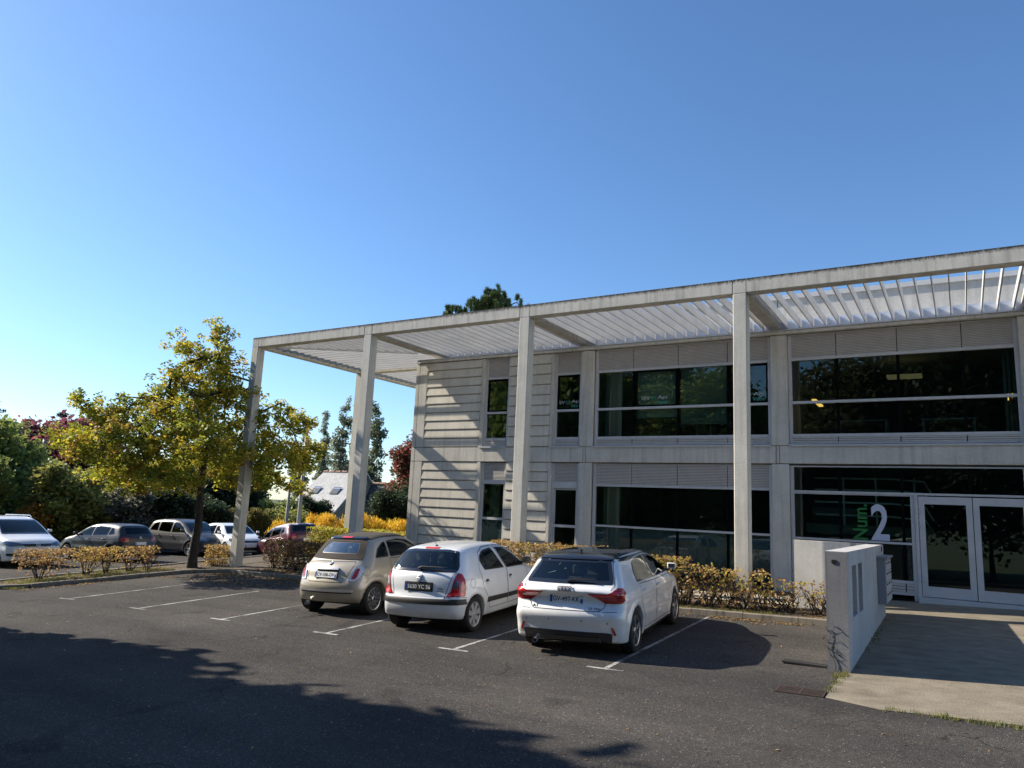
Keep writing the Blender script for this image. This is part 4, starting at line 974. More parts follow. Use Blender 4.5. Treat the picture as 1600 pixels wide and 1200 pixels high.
def grass(name, boxes, h, cols, seed):
    rng = np.random.default_rng(seed); P = []
    for x0, x1, y0, y1, n, zl in boxes:
        m = max(1, n//14); cx = rng.uniform(x0, x1, m); cy = rng.uniform(y0, y1, m)
        x = np.repeat(cx, 14)+rng.normal(size=m*14)*.03; y = np.repeat(cy, 14)+rng.normal(size=m*14)*.03
        P.append(np.stack([x, y, gz(x, y)+zl], 1))
    P = np.concatenate(P); n = len(P); t = rng.uniform(0, 6.28, n); d = np.stack([np.cos(t), np.sin(t), 0*t], 1); e = np.stack([-np.sin(t), np.cos(t), 0*t], 1)
    hh = h*rng.uniform(.4, 1.2, n)[:, None]; u = np.array([0, 0, 1.0])
    V = np.stack([P-d*.004, P+d*.004, P+u*hh+e*hh*.5+d*.001, P+u*hh+e*hh*.5-d*.001], 1).reshape(-1, 3)
    c = np.asarray(cols)[rng.integers(0, len(cols), n)]*rng.uniform(.7, 1.2, n)[:, None]; c = np.repeat(np.concatenate([c, np.ones((n, 1))], 1), 4, 0)
    o = np_mesh(name, V, np.arange(n*4).reshape(-1, 4), M_LEAF, None, colors=c); return tag(o, kind='stuff')
GR = [(.11,.15,.03),(.16,.18,.04),(.22,.22,.06),(.30,.24,.09)]
tag(grass('grass', [(-6.5,-3,14.5,14.85,2600,.05),(-21.2,-19.8,9.6,13.9,7000,.06),(-1.50,-1.38,10.6,10.82,150,0),(-1.52,-1.42,9.7,10.6,220,0),(-.9,.6,9.24,9.36,600,0),(.6,2.5,9.36,9.48,400,0),(-1.36,-1.31,10.9,15.5,200,0),(-19.9,-19.6,9.3,9.6,300,.02)], .042, GR, 12), 'short grass tufts along kerb, wall foot and the forecourt edge', 'grass')
# the little dried climber on the end of the white wall
cl = empty('dried_climber', (-1.58, 10.85, .15), 'small dried brown climber at the foot of the white wall end', 'plant')
mb = MB(); rng = np.random.default_rng(3); sv = []
p = np.array([.02, -.022, 0.])
main = [p+np.array([.03*math.sin(i*.9)-.008*i, -.004, i*.055]) for i in range(10)]
mb.tube(main, [.0045-.0003*i for i in range(10)], 5)
for i in range(3, 10, 2):
    for s in (-1, 1):
        e = main[i]+np.array([s*rng.uniform(.03, .09), -.006, rng.uniform(.02, .07)]); mb.tube([main[i], e], [.002, .001], 4); sv.append(e)
mb.build('stem', M_TWIG, cl)
v, q, c = leaves_arrays(np.array(sv), 3, .02, .018, rng, [(.10,.07,.03),(.07,.05,.03)]); np_mesh('foliage', v, q, M_LEAF, cl, colors=c)

# ---------------------------------------------------------------- posts
M_POLE = plain('grey_post', (.19,.19,.185), .6, .1)
def post(x, y, z1, r, label, arm=0):
    z0 = float(gz(x, y)); t = empty('lamp_post', (x, y, z0), label, 'lamp post')
    m = MB(); m.tube([(0,0,-.1), (0,0,.6), (0,0,z1-z0)], [r*1.5, r*1.3, r*.8], 10); m.build('pole', M_POLE, t, smooth=True)
    if arm:
        m = MB(); m.tube([(0,0,z1-z0-.05), (.5*arm,.75*arm,z1-z0)], .03, 6); m.build('arm', M_POLE, t)
        m = MB(); m.cbox(.35*arm-.1, .8*arm, .55*arm-.1, 1.2*arm, z1-z0-.06, z1-z0+.03, .02); m.build('lamp_head', M_POLE, t)
post(-40.48, 19.67, 4.5, .10, 'pale street lamp in front of the purple beech', 1)
post(-24.28, 22.35, 5.2, .07, 'tall thin grey post left of the beige convertible, behind the red car')
post(-29.83, 26.65, 3.9, .07, 'thin grey post farther back, left of the slate roof')

# ---------------------------------------------------------------- the cottage behind
M_SLATE = noisy('weathered_slate', (.30,.295,.28), (.48,.465,.44), scale=1.4, rough=.6, bump=.8, bscale=5, bdist=.05)
M_STONE = noisy('rubble_stone', (.13,.105,.075), (.33,.27,.20), scale=2.4, rough=.95, bump=.6, bscale=3)
M_TILE = noisy('ridge_tile', (.42,.22,.14), (.55,.36,.26), scale=2, rough=.9, bump=.2)
M_SLATED = noisy('navy_slate', (.035,.042,.065), (.055,.062,.09), scale=2, rough=.5, bump=.3, bscale=6)
ct = empty('cottage', (-63.9, 65.5, -3.6), 'stone cottage with a steep pale slate roof and two skylights behind the hedges', 'house')
CO = Vector((-63.9, 65.5, -3.6))
ang = math.radians(8)      # ridge runs to the upper right of the picture
ex = Vector((math.cos(ang), math.sin(ang), 0)); ey = Vector((-math.sin(ang), math.cos(ang), 0))
def cp(a, b2, z): v = ex*a+ey*b2; return (v.x, v.y, z)
RA0, RA1 = -3.2, 3.2; RZ, EZ, HW = 9.0, 4.4, 5.6
m = MB()
th = .2
for s in (-1, 1):
    a = [cp(RA0-.6 if s < 0 else RA0, s*HW, EZ), cp(RA1-.1, s*HW, EZ), cp(RA1, 0, RZ), cp(RA0, 0, RZ)]
    b2 = [(p[0], p[1], p[2]-th) for p in a]
    m.add(a+b2, [(0,1,2,3),(7,6,5,4),(0,4,5,1),(1,5,6,2),(2,6,7,3),(3,7,4,0)])
rf = m.build('roof', M_SLATE, ct)
for k in range(7):
    m = MB(); a = RA0+(RA1-RA0)*k/7; m.tube([cp(a+.02, 0, RZ+.02), cp(a+.66, 0, RZ+.05)], .14, 8); m.build('ridge_tile', M_TILE, rf)
m = MB(); 
g = [cp(RA1-.35, -HW+.25, -1), cp(RA1-.35, HW-.25, -1), cp(RA1-.35, HW-.25, EZ-.1), cp(RA1-.35, 0, RZ-.3), cp(RA1-.35, -HW+.25, EZ-.1)]
h_ = [cp(RA0+.3, -HW+.25, -1), cp(RA0+.3, HW-.25, -1), cp(RA0+.3, HW-.25, EZ-.1), cp(RA0+.3, 0, RZ-.3), cp(RA0+.3, -HW+.25, EZ-.1)]
m.add(g+h_, [(0,1,2,3,4),(9,8,7,6,5),(0,5,6,1),(1,6,7,2),(3,8,9,4),(2,7,8,3),(4,9,5,0)]); m.build('stone_wall', M_STONE, ct)
M_SKYL = plain('skylight_glass', (.28,.38,.52), .15)
for a in (-2.3, .5):
    t0 = .42; z = EZ+(RZ-EZ)*t0; bb_ = -HW*(1-t0); z2 = EZ+(RZ-EZ)*(t0+.14); b3 = -HW*(1-t0-.14)
    m = MB(); P_ = [cp(a-.08, bb_-.12, z-.02), cp(a+.98, bb_-.12, z-.02), cp(a+.98, b3-.02, z2+.14), cp(a-.08, b3-.02, z2+.14)]; P2_ = [(p[0], p[1], p[2]+.05) for p in P_]
    m.add(P_+P2_, [(4,5,6,7),(0,4,7,3),(1,2,6,5),(0,1,5,4),(3,7,6,2)]); fr_ = m.build('skylight', M_SLATED, rf)
    m = MB(); P_ = [cp(a+.02, bb_-.05, z+.09), cp(a+.88, bb_-.05, z+.09), cp(a+.88, b3-.12, z2+.10), cp(a+.02, b3-.12, z2+.10)]; m.add(P_, [(0,1,2,3)]); m.build('pane', M_SKYL, fr_)
# lower wing with the dark roof
m = MB(); W0, W1 = 2.2, 8.5
for s in (-1, 1):
    a = [cp(W0, s*3.2+1.5, 2.6), cp(W1, s*3.2+1.5, 2.6), cp(W1, 1.5, 7.75), cp(W0, 1.5, 7.75)]; b2 = [(p[0], p[1], p[2]-th) for p in a]
    m.add(a+b2, [(0,1,2,3),(7,6,5,4),(0,4,5,1),(1,5,6,2),(2,6,7,3),(3,7,4,0)])
wr = m.build('wing_roof', M_SLATED, ct)
for k in range(10):
    m = MB(); a = W0+(W1-W0)*k/10; m.tube([cp(a, 1.5, 7.8), cp(a+.58, 1.5, 7.83)], .16, 8); m.build('ridge_tile', M_TILE, wr)
m = MB(); g = [cp(W1-.3, -1.5, -1), cp(W1-.3, 4.5, -1), cp(W1-.3, 4.5, 2.6), cp(W1-.3, 1.5, 7.4), cp(W1-.3, -1.5, 2.6)]; h_ = [cp(W0+.2, -1.5, -1), cp(W0+.2, 4.5, -1), cp(W0+.2, 4.5, 2.6), cp(W0+.2, 1.5, 7.4), cp(W0+.2, -1.5, 2.6)]
m.add(g+h_, [(0,1,2,3,4),(9,8,7,6,5),(0,5,6,1),(1,6,7,2),(3,8,9,4),(2,7,8,3),(4,9,5,0)]); m.build('wing_wall', M_STONE, ct)
# ================================================================ CARS
M_GLASSC = glass('car_glass', (.44,.50,.48), 1.4)
M_GLASSR = glass('sky_reflecting_glass', (.55,.60,.60), 4.5)
M_GLASSD = glass('dark_car_glass', (.14,.16,.16), .8)
M_MIRG = plain('mirror_glass', (.16,.18,.2), .05, .6)
M_TRIM = plain('black_plastic_trim', (.018,.018,.019), .5)
M_GLOSSB = plain('gloss_black', (.012,.012,.013), .12, coat=1)
M_SEAM = plain('panel_seam', (.02,.02,.021), .8)
M_TYRE = noisy('tyre_rubber', (.014,.014,.014), (.028,.027,.025), scale=14, rough=.85, bump=.3, bscale=120)
M_CHROME = plain('chrome', (.72,.72,.72), .28, .75)
M_RIMA = plain('silver_rim', (.46,.46,.47), .3, .8)
M_RIMD = plain('dark_rim', (.06,.06,.065), .4, .3)
M_SEATM = plain('grey_seat_cloth', (.055,.055,.06), .9)
M_SEATB = plain('beige_seat_cloth', (.38,.34,.27), .9)
M_CABIN = plain('cabin_lining', (.025,.025,.026), .8)
M_PW = plain('plate_white', (.74,.75,.74), .45); M_PBLU = plain('plate_blue', (.01,.07,.32), .45); M_PBLK = plain('plate_black', (.012,.012,.014), .5)
def lens(name, c, e=0):
    m, nt, b, out = newmat(name); L = nt.links.new
    tc = N(nt, 'ShaderNodeTexCoord'); mp = N(nt, 'ShaderNodeMapping'); mp.inputs['Scale'].default_value = (1, 1, 1); L(tc.outputs['Object'], mp.inputs[0])
    wv = N(nt, 'ShaderNodeTexWave', Scale=9.0, Distortion=.4); wv.bands_direction = 'Z'; L(mp.outputs[0], wv.inputs['Vector'])
    r = ramp(nt, [(.2, tuple(x*.45 for x in c)), (.7, c)]); L(wv.outputs[0], r.inputs[0]); L(r.outputs[0], b.inputs['Base Color'])
    b.inputs['Roughness'].default_value = .18; b.inputs['Coat Weight'].default_value = 1; b.inputs['Coat Roughness'].default_value = .02
    return m
M_RED = lens('red_lamp_lens', (.50,.012,.014)); M_REDD = lens('dark_red_lamp_lens', (.16,.006,.008)); M_REDB = plain('bright_red_reflector', (.75,.03,.03), .12, coat=1)
M_CLEAR = plain('clear_lamp_lens', (.62,.60,.60), .1, coat=1); M_HEAD = plain('headlamp_lens', (.13,.15,.19), .06, .4, coat=1)

def catmull(pts, n=8):
    P = np.array(pts, float); out = []; m = len(P)
    for i in range(m):
        p0, p1, p2, p3 = P[i-1], P[i], P[(i+1) % m], P[(i+2) % m]
        for k in range(n):
            t = k/n; out.append(.5*((2*p1)+(-p0+p2)*t+(2*p0-5*p1+4*p2-p3)*t*t+(-p0+3*p1-3*p2+p3)*t**3))
    return np.array(out)
def poly_sdf(P, X, Y):
    sh = X.shape; x = X.ravel(); y = Y.ravel(); d = np.full(x.shape, 1e9); ins = np.zeros(x.shape, bool); n = len(P)
    for i in range(n):
        a = P[i]; b = P[(i+1) % n]; e = b-a; w0 = x-a[0]; w1 = y-a[1]; L2 = e@e
        if L2 < 1e-12: continue
        t = np.clip((w0*e[0]+w1*e[1])/L2, 0, 1); dx = w0-e[0]*t; dy = w1-e[1]*t; d = np.minimum(d, dx*dx+dy*dy)
        c = ((a[1] > y) != (b[1] > y)) & (x < (b[0]-a[0])*(y-a[1])/((b[1]-a[1]) if abs(b[1]-a[1]) > 1e-12 else 1e-12)+a[0]); ins ^= c
    return (np.where(ins, -1, 1)*np.sqrt(d)).reshape(sh)
def inside(P, x, y):
    return poly_sdf(np.asarray(P, float), np.asarray(x, float), np.asarray(y, float)) < 0

class Body:
    def __init__(s, spec):
        s.sp = spec; L_ = spec['L']; s.L = L_; s.W = spec['W']; s.H = spec['H']
        P = catmull(spec['side'], 7); s.y0, s.z0, s.dg = -.35, -.05, .0125
        ys = np.arange(s.y0, L_+.35, s.dg); zs = np.arange(s.z0, s.H+.3, s.dg)
        Y, Z = np.meshgrid(ys, zs, indexing='ij'); s.S = poly_sdf(P, Y, Z)
        # light blur keeps reflections calm
        for _ in range(2):
            s.S[1:-1, 1:-1] = (s.S[1:-1, 1:-1]*2+s.S[:-2, 1:-1]+s.S[2:, 1:-1]+s.S[1:-1, :-2]+s.S[1:-1, 2:])/6
        def tab(pts, n=400):
            a = np.array(pts, float); t = np.linspace(a[0, 0], a[-1, 0], n); v = np.interp(t, a[:, 0], a[:, 1]); k = np.hanning(spec.get('blur', 31)); k /= k.sum()
            vp = np.pad(v, len(k)//2, mode='edge'); return t, np.convolve(vp, k, 'valid')[:n]
        s.plan = tab(spec['plan']); s.tum = tab(spec['tum'])
    def S2(s, y, z):
        fy = np.clip((y-s.y0)/s.dg, 0, s.S.shape[0]-1.001); fz = np.clip((z-s.z0)/s.dg, 0, s.S.shape[1]-1.001)
        i = fy.astype(int); j = fz.astype(int); a = fy-i; b = fz-j; S = s.S
        return S[i, j]*(1-a)*(1-b)+S[i+1, j]*a*(1-b)+S[i, j+1]*(1-a)*b+S[i+1, j+1]*a*b
    def hw(s, y, z):
        w = s.W/2*np.interp(y/s.L, *s.plan)*np.interp(z, *s.tum)
        sp = s.sp
        for yc in sp['wheels']:
            d = np.hypot(y-yc, z-sp['wr']); w = w+sp.get('flare', .014)*np.exp(-((d-sp['arch']-.05)/.05)**2)
        zc = sp.get('crease'); 
        if zc: w = w+.007*np.exp(-((z-zc)/.022)**2)-.009*np.exp(-((z-zc+.16)/.09)**2)
        return w
    def f(s, x, y, z):
        sp = s.sp; ax = np.abs(x); L_ = s.L
        wr = np.clip(1-y/(L_*.45), 0, 1); wf = np.clip((y-L_*.5)/(L_*.5), 0, 1)
        wr = wr*wr*(3-2*wr); wf = wf*wf*(3-2*wf)
        ye = y-sp.get('bowr', .11)*x*x*wr+sp.get('bowf', .30)*x*x*wf
        ze = z+sp.get('crown', .055)*x*x*np.clip((z-.6)/.3, 0, 1)
        a = s.S2(ye, ze); b = (ax-s.hw(y, z))*.97; r = sp.get('round', .11)
        r = r*np.clip((z-.12)/.35, .35, 1)
        h = np.maximum(r-np.abs(a-b), 0)/r; m = np.maximum(a, b)+h*h*r*.25
        for yc in sp['wheels']:
            V = np.maximum(np.hypot(y-yc, z-sp['wr'])-sp['arch'], (s.W/2-.30)-ax); m = np.maximum(m, -V)
        for (bx, y0, y1, z0, z1, dep) in sp.get('recess', []):       # rear plate recesses
            V = np.maximum(np.maximum(ax-bx, np.maximum(z0-z, z-z1)), y-y1); V = np.maximum(V, y0-y)
            m = np.maximum(m, -V)
        return m
    def grad(s, p, e=.004):
        x, y, z = p.T
        g = np.stack([s.f(x+e, y, z)-s.f(x-e, y, z), s.f(x, y+e, z)-s.f(x, y-e, z), s.f(x, y, z+e)-s.f(x, y, z-e)], 1)/(2*e)
        return g
    def mesh(s, h):
        xs = np.arange(-s.W/2-.09, s.W/2+.09+h, h); ys = np.arange(-.12, s.L+.12+h, h); zs = np.arange(.06, s.H+.08+h, h)
        X, Y, Z = np.meshgrid(xs, ys, zs, indexing='ij'); F = s.f(X.ravel(), Y.ravel(), Z.ravel()).reshape(X.shape); I = F < 0
        nx, ny, nz = F.shape
        c = np.zeros((nx-1, ny-1, nz-1), int)
        for a in (0, 1):
            for b in (0, 1):
                for d in (0, 1): c += I[a:nx-1+a, b:ny-1+b, d:nz-1+d]
        act = (c > 0) & (c < 8); idx = -np.ones(act.shape, int); idx[act] = np.arange(act.sum())
        ii, jj, kk = np.nonzero(act); P = np.stack([xs[ii]+h/2, ys[jj]+h/2, zs[kk]+h/2], 1)
        for _ in range(7):
            v = s.f(*P.T); g = s.grad(P); st = v[:, None]*g/np.maximum((g*g).sum(1), .2)[:, None]; P = P-np.clip(st, -h*.6, h*.6)
        Q = []
        for ax_ in range(3):
            sl0 = [slice(None)]*3; sl1 = [slice(None)]*3; sl0[ax_] = slice(0, -1); sl1[ax_] = slice(1, None)
            E = I[tuple(sl0)] != I[tuple(sl1)]; i, j, k = np.nonzero(E); o = [i, j, k]; b_, c_ = [q for q in range(3) if q != ax_]
            ok = (o[b_] > 0) & (o[c_] > 0) & (o[b_] < F.shape[b_]-1) & (o[c_] < F.shape[c_]-1); i, j, k = i[ok], j[ok], k[ok]; o = [i, j, k]
            def cell(db, dc):
                q = [i.copy(), j.copy(), k.copy()]; q[b_] = q[b_]-db; q[c_] = q[c_]-dc; return idx[q[0], q[1], q[2]]
            q4 = np.stack([cell(0, 0), cell(1, 0), cell(1, 1), cell(0, 1)], 1)
            flip = I[i, j, k] ^ (ax_ == 1); q4[~flip] = q4[~flip][:, ::-1]; Q.append(q4)
        Q = np.concatenate(Q); Q = Q[(Q >= 0).all(1)]
        g = s.grad(P); nrm = g/np.linalg.norm(g, axis=1)[:, None]
        # make sure faces look outwards
        fn = np.cross(P[Q[:, 2]]-P[Q[:, 0]], P[Q[:, 3]]-P[Q[:, 1]]); w_ = (fn*nrm[Q[:, 0]]).sum(1) < 0; Q[w_] = Q[w_][:, ::-1]
        s.P, s.Q, s.Nn = P, Q, nrm; return P, Q, nrm
    def hit(s, uv, view):
        """march from outside along the view axis; view: R, L (sides), B (rear), F (front), T (top)"""
        uv = np.asarray(uv, float); n = len(uv); T = np.linspace(0, 1, 150)
        def pt(t):
            if view in 'RL': x = (s.W/2+.12)*(1-t)*(1 if view == 'R' else -1); return x, uv[:, 0], uv[:, 1]
            if view == 'B': return uv[:, 0], -.2+t*(s.L*.55), uv[:, 1]
            if view == 'F': return uv[:, 0], s.L+.2-t*(s.L*.55), uv[:, 1]
            return uv[:, 0], uv[:, 1], s.H+.1-t*(s.H-.2)
        def ev(t): x, y, z = pt(t); return s.f(np.broadcast_to(x, n)+0., np.broadcast_to(y, n)+0., np.broadcast_to(z, n)+0.)
        lo = np.zeros(n); hi = np.ones(n); done = np.zeros(n, bool); prev = 0
        for t in T[1:]:
            v = ev(np.full(n, t)); new = (v < 0) & ~done; hi[new] = t; lo[new] = prev; done |= new; prev = t
        for _ in range(14):
            m = (lo+hi)/2; v = ev(m); hi = np.where(v < 0, m, hi); lo = np.where(v < 0, lo, m)
        x, y, z = pt(hi); P = np.stack([np.broadcast_to(x, n), np.broadcast_to(y, n), np.broadcast_to(z, n)], 1)
        g = s.grad(P); return P, g/np.linalg.norm(g, axis=1)[:, None]

def grid_poly(poly, step=.05, hole=None):
    """2D polygon cut into a grid; returns verts2d, faces"""
    bm = bmesh.new(); vs = [bm.verts.new((p[0], p[1], 0)) for p in poly]; bm.faces.new(vs)
    P = np.array(poly); lo = P.min(0); hi = P.max(0)
    for ax in (0, 1):
        for a in np.arange(lo[ax]+step*.5, hi[ax], step):
            co = [0, 0, 0]; no = [0, 0, 0]; co[ax] = a; no[ax] = 1
            bmesh.ops.bisect_plane(bm, geom=bm.verts[:]+bm.edges[:]+bm.faces[:], plane_co=co, plane_no=no)
    bm.verts.index_update(); V = np.array([v.co[:2] for v in bm.verts]); F = [[v.index for v in f.verts] for f in bm.faces]; bm.free(); return V, F
def shrink(poly, d):
    P = np.array(poly, float); A = .5*np.sum(P[:, 0]*np.roll(P[:, 1], -1)-np.roll(P[:, 0], -1)*P[:, 1]); n = len(P); out = []
    for i in range(n):
        a, b, c = P[i-1], P[i], P[(i+1) % n]; e1 = (b-a)/(np.linalg.norm(b-a)+1e-9); e2 = (c-b)/(np.linalg.norm(c-b)+1e-9)
        n1 = np.array([-e1[1], e1[0]]); n2 = np.array([-e2[1], e2[0]]); 
        if A < 0: n1, n2 = -n1, -n2
        m = n1+n2; m /= max(np.linalg.norm(m), .3); k = 1/max(.45, m@n1); out.append(b+m*d*k)
    return np.array(out)
def rounded(poly, r=.04, n=4):
    P = np.array(poly, float); out = []; m = len(P)
    for i in range(m):
        a, b, c = P[i-1], P[i], P[(i+1) % m]; d1 = a-b; d2 = c-b; l1 = np.linalg.norm(d1); l2 = np.linalg.norm(d2); rr = min(r, l1*.45, l2*.45)
        p = b+d1/l1*rr; q = b+d2/l2*rr
        for k in range(n+1): t = k/n; out.append((1-t)**2*p+2*t*(1-t)*b+t*t*q)
    return np.array(out)
def dens(P, step=.04):
    P = np.asarray(P, float); out = []
    for i in range(len(P)):
        a = P[i]; b = P[(i+1) % len(P)]; k = max(1, int(np.linalg.norm(b-a)/step))
        for j in range(k): out.append(a+(b-a)*j/k)
    return np.array(out)

class Car:
    def __init__(s, name, spec, x, y, head, label, cat='car', group=None, h=.028, cab=M_SEATM, sc=1.0):
        s.sp = spec; s.b = Body(spec)
        ca, sa = math.cos(head), math.sin(head)      # head: angle of the nose from +Y, anticlockwise
        z = float(gz(x, y)); gxs = float(gz(x+.5, y)-gz(x-.5, y)); gys = float(gz(x, y+.5)-gz(x, y-.5))
        f = Vector((-sa, ca, 0)); r = Vector((ca, sa, 0))
        f.z = f.x*gxs+f.y*gys; r.z = r.x*gxs+r.y*gys; f.normalize(); r = (r-f*r.dot(f)).normalized(); u = r.cross(f)
        M = Matrix(((r.x, f.x, u.x, x), (r.y, f.y, u.y, y), (r.z, f.z, u.z, z), (0, 0, 0, 1)))
        s.root = empty(name, (0, 0, 0), label, cat, group); s.root.matrix_world = M @ Matrix.Scale(sc, 4)
        s.paint = spec['paint']; s.h = h; s.cut = []; s.regions = []
        s.seatmat = cab
    def edgehit(s, uv, vw):
        P, Nn = s.b.hit(uv, vw)
        if vw in 'RL':
            uv = np.array(uv, float)
            for _ in range(14):
                bad = (np.abs(P[:, 0]) < .425*s.b.W) & (uv[:, 0] < .5) & (uv[:, 1] < 1.05)
                if not bad.any(): break
                uv[bad, 0] += .012; P, Nn = s.b.hit(uv, vw)
        return P, Nn
    def patch(s, name, poly, view, mat, off=.004, step=.06, parent=None, skirt=.012, both=False, label=None, z=None, clampn=True):
        V, F = grid_poly(poly, step); res = []
        for vw, sgn in (((view, 1),) if not both else ((view, 1), ('L' if view == 'R' else view, -1))):
            V2 = V.copy()
            if both and view != 'R': V2[:, 0] *= sgn
            P, Nn = s.edgehit(V2, vw); P2 = P+Nn*off; n = len(P2)
            vs = [tuple(p) for p in P2]; fs = [list(f) for f in F]
            if skirt:
                B = dens(poly, step);
                if both and view != 'R': B = B*np.array([sgn, 1])
                Pb, Nb = s.edgehit(B, vw); a = Pb+Nb*off; b = Pb-Nb*skirt; m = len(B); k0 = len(vs)
                vs += [tuple(p) for p in a]+[tuple(p) for p in b]; fs += [[k0+i, k0+(i+1) % m, k0+m+(i+1) % m, k0+m+i] for i in range(m)]
            me = bpy.data.meshes.new(name); me.from_pydata(vs, [], fs); me.materials.append(mat); me.polygons.foreach_set('use_smooth', [True]*len(fs)); me.update()
            bmm = bmesh.new(); bmm.from_mesh(me); bmm.normal_update()
            # outward orientation by comparing with the body normal
            for i, fc in enumerate(bmm.faces):
                if i < len(F) and fc.normal.dot(Vector(Nn[F[i][0]])) < 0: fc.normal_flip()
            bmm.to_mesh(me); bmm.free()
            # smooth shading from the body gradient
            cn = np.zeros((len(vs), 3)); cn[:n] = Nn
            if skirt: cn[n:n+m] = Nb; cn[n+m:] = Nb
            me.normals_split_custom_set_from_vertices(cn)
            o = bpy.data.objects.new(name, me); link(o, parent or s.root)
            if label: o['label'] = label
            res.append(o)
        return res if both else res[0]
    def ring(s, poly, inner, view, mat, off, name, parent, mirror=False):
        A = dens(poly, .04); 
        B = []
        for p in A: B.append(p)
        # same parameterisation on the inner outline
        A = []; B = []
        P = np.asarray(poly); Q = np.asarray(inner)
        for i in range(len(P)):
            j = (i+1) % len(P); k = max(1, int(np.linalg.norm(P[j]-P[i])/.05))
            for t in range(k): A.append(P[i]+(P[j]-P[i])*t/k); B.append(Q[i]+(Q[j]-Q[i])*t/k)
        A = np.array(A); B = np.array(B)
        if mirror: A = A*[-1, 1]; B = B*[-1, 1]
        Pa, Na = s.b.hit(A, view); Pb, Nb = s.b.hit(B, view); n = len(A)
        vs = [tuple(p) for p in Pa+Na*off]+[tuple(p) for p in Pb+Nb*(off+.0005)]+[tuple(p) for p in Pa-Na*.01]+[tuple(p) for p in Pb-Nb*.018]
        fs = []
        for i in range(n):
            j = (i+1) % n; fs += [(i, j, n+j, n+i), (2*n+i, 2*n+j, j, i), (n+i, n+j, 3*n+j, 3*n+i)]
        me = bpy.data.meshes.new(name); me.from_pydata(vs, [], fs); me.materials.append(mat); me.update()
        o = bpy.data.objects.new(name, me); link(o, parent); return o
    def window(s, name, poly, view, both=False, border=.028, mat=M_GLASSC, bmat=M_GLOSSB, cut=True):
        poly = rounded(poly, .035, 3)
        if shrink(poly, .001)[0] is None: return
        inner = shrink(poly, border)
        for vw, sgn in (((view, 1),) if not both else (('R', 1), ('L', -1))):
            g = s.patch(name, inner, vw, mat, off=.0035, skirt=0, step=.08)
            s.ring(poly, inner, vw, bmat, .004, 'window_surround', g)
            if cut: s.cut.append((vw, shrink(poly, .022)))
    def ribbon(s, name, line, view, w, mat, off=.0025, closed=False, both=False, parent=None):
        P = np.asarray(line, float)
        D = []; n = len(P)
        for i in range(n-(0 if closed else 1)):
            a = P[i]; b = P[(i+1) % n]; k = max(1, int(np.linalg.norm(b-a)/.05))
            for t in range(k): D.append(a+(b-a)*t/k)
        if not closed: D.append(P[-1])
        D = np.array(D); n = len(D)
        T = np.array([(D[(i+1) % n]-D[i-1]) if closed else (D[min(i+1, n-1)]-D[max(i-1, 0)]) for i in range(n)]); T /= np.linalg.norm(T, axis=1)[:, None]+1e-9; Nn = np.stack([-T[:, 1], T[:, 0]], 1)*w/2
        for vw, sgn in (((view, 1),) if not both else (('R', 1), ('L', 1))):
            Pa, Na = s.b.hit(D+Nn, vw); Pb, Nb = s.b.hit(D-Nn, vw)
            vs = [tuple(p) for p in Pa+Na*off]+[tuple(p) for p in Pb+Nb*off]; fs = [(i, (i+1) % n, n+(i+1) % n, n+i) for i in range(n if closed else n-1)]
            me = bpy.data.meshes.new(name); me.from_pydata(vs, [], fs); me.materials.append(mat); me.update(); o = bpy.data.objects.new(name, me); link(o, parent or s.root)
        return o
    def region(s, name, poly, view, both=False, seam=True, label=None):
        s.regions.append((name, np.asarray(poly, float), view, both, seam, label))
    def build_body(s):
        P, Q, Nn = s.b.mesh(s.h); C = P[Q].mean(1); Nf = Nn[Q].mean(1)
        def on(view, poly):
            if view == 'R': return (C[:, 0] > .25) & (np.abs(Nf[:, 0]) > .3) & inside(poly, C[:, 1], C[:, 2])
            if view == 'L': return (C[:, 0] < -.25) & (np.abs(Nf[:, 0]) > .3) & inside(poly, C[:, 1], C[:, 2])
            if view == 'B': return (C[:, 1] < s.b.L*.45) & (Nf[:, 1] < -.12) & inside(poly, C[:, 0], C[:, 2])
            if view == 'F': return (C[:, 1] > s.b.L*.5) & (Nf[:, 1] > .12) & inside(poly, C[:, 0], C[:, 2])
            return (Nf[:, 2] > .35) & inside(poly, C[:, 0], C[:, 1])
        keep = np.ones(len(Q), bool)
        for vw, poly in s.cut: keep &= ~on(vw, poly)
        lab = np.zeros(len(Q), int); objs = []
        for name, poly, view, both, seam, label in s.regions:
            for vw in (('R', 'L') if both else (view,)):
                m = on(vw, poly) & (lab == 0) & keep; lab[m] = len(objs)+1; objs.append((name, poly, vw, seam, label))
        def sub(name, mask, parent):
            q = Q[mask]; u, inv = np.unique(q, return_inverse=True); q2 = inv.reshape(q.shape)
            return np_mesh(name, P[u], q2, s.paint, parent, smooth=True, normals=Nn[u])
        sub('body', (lab == 0) & keep, s.root)
        for i, (name, poly, vw, seam, label) in enumerate(objs):
            m = (lab == i+1)
            if m.sum() < 4: continue
            o = sub(name, m, s.root)
            if label: o['label'] = label
            if seam: s.ribbon('seal', poly, vw, .009, M_SEAM, closed=True, parent=o)
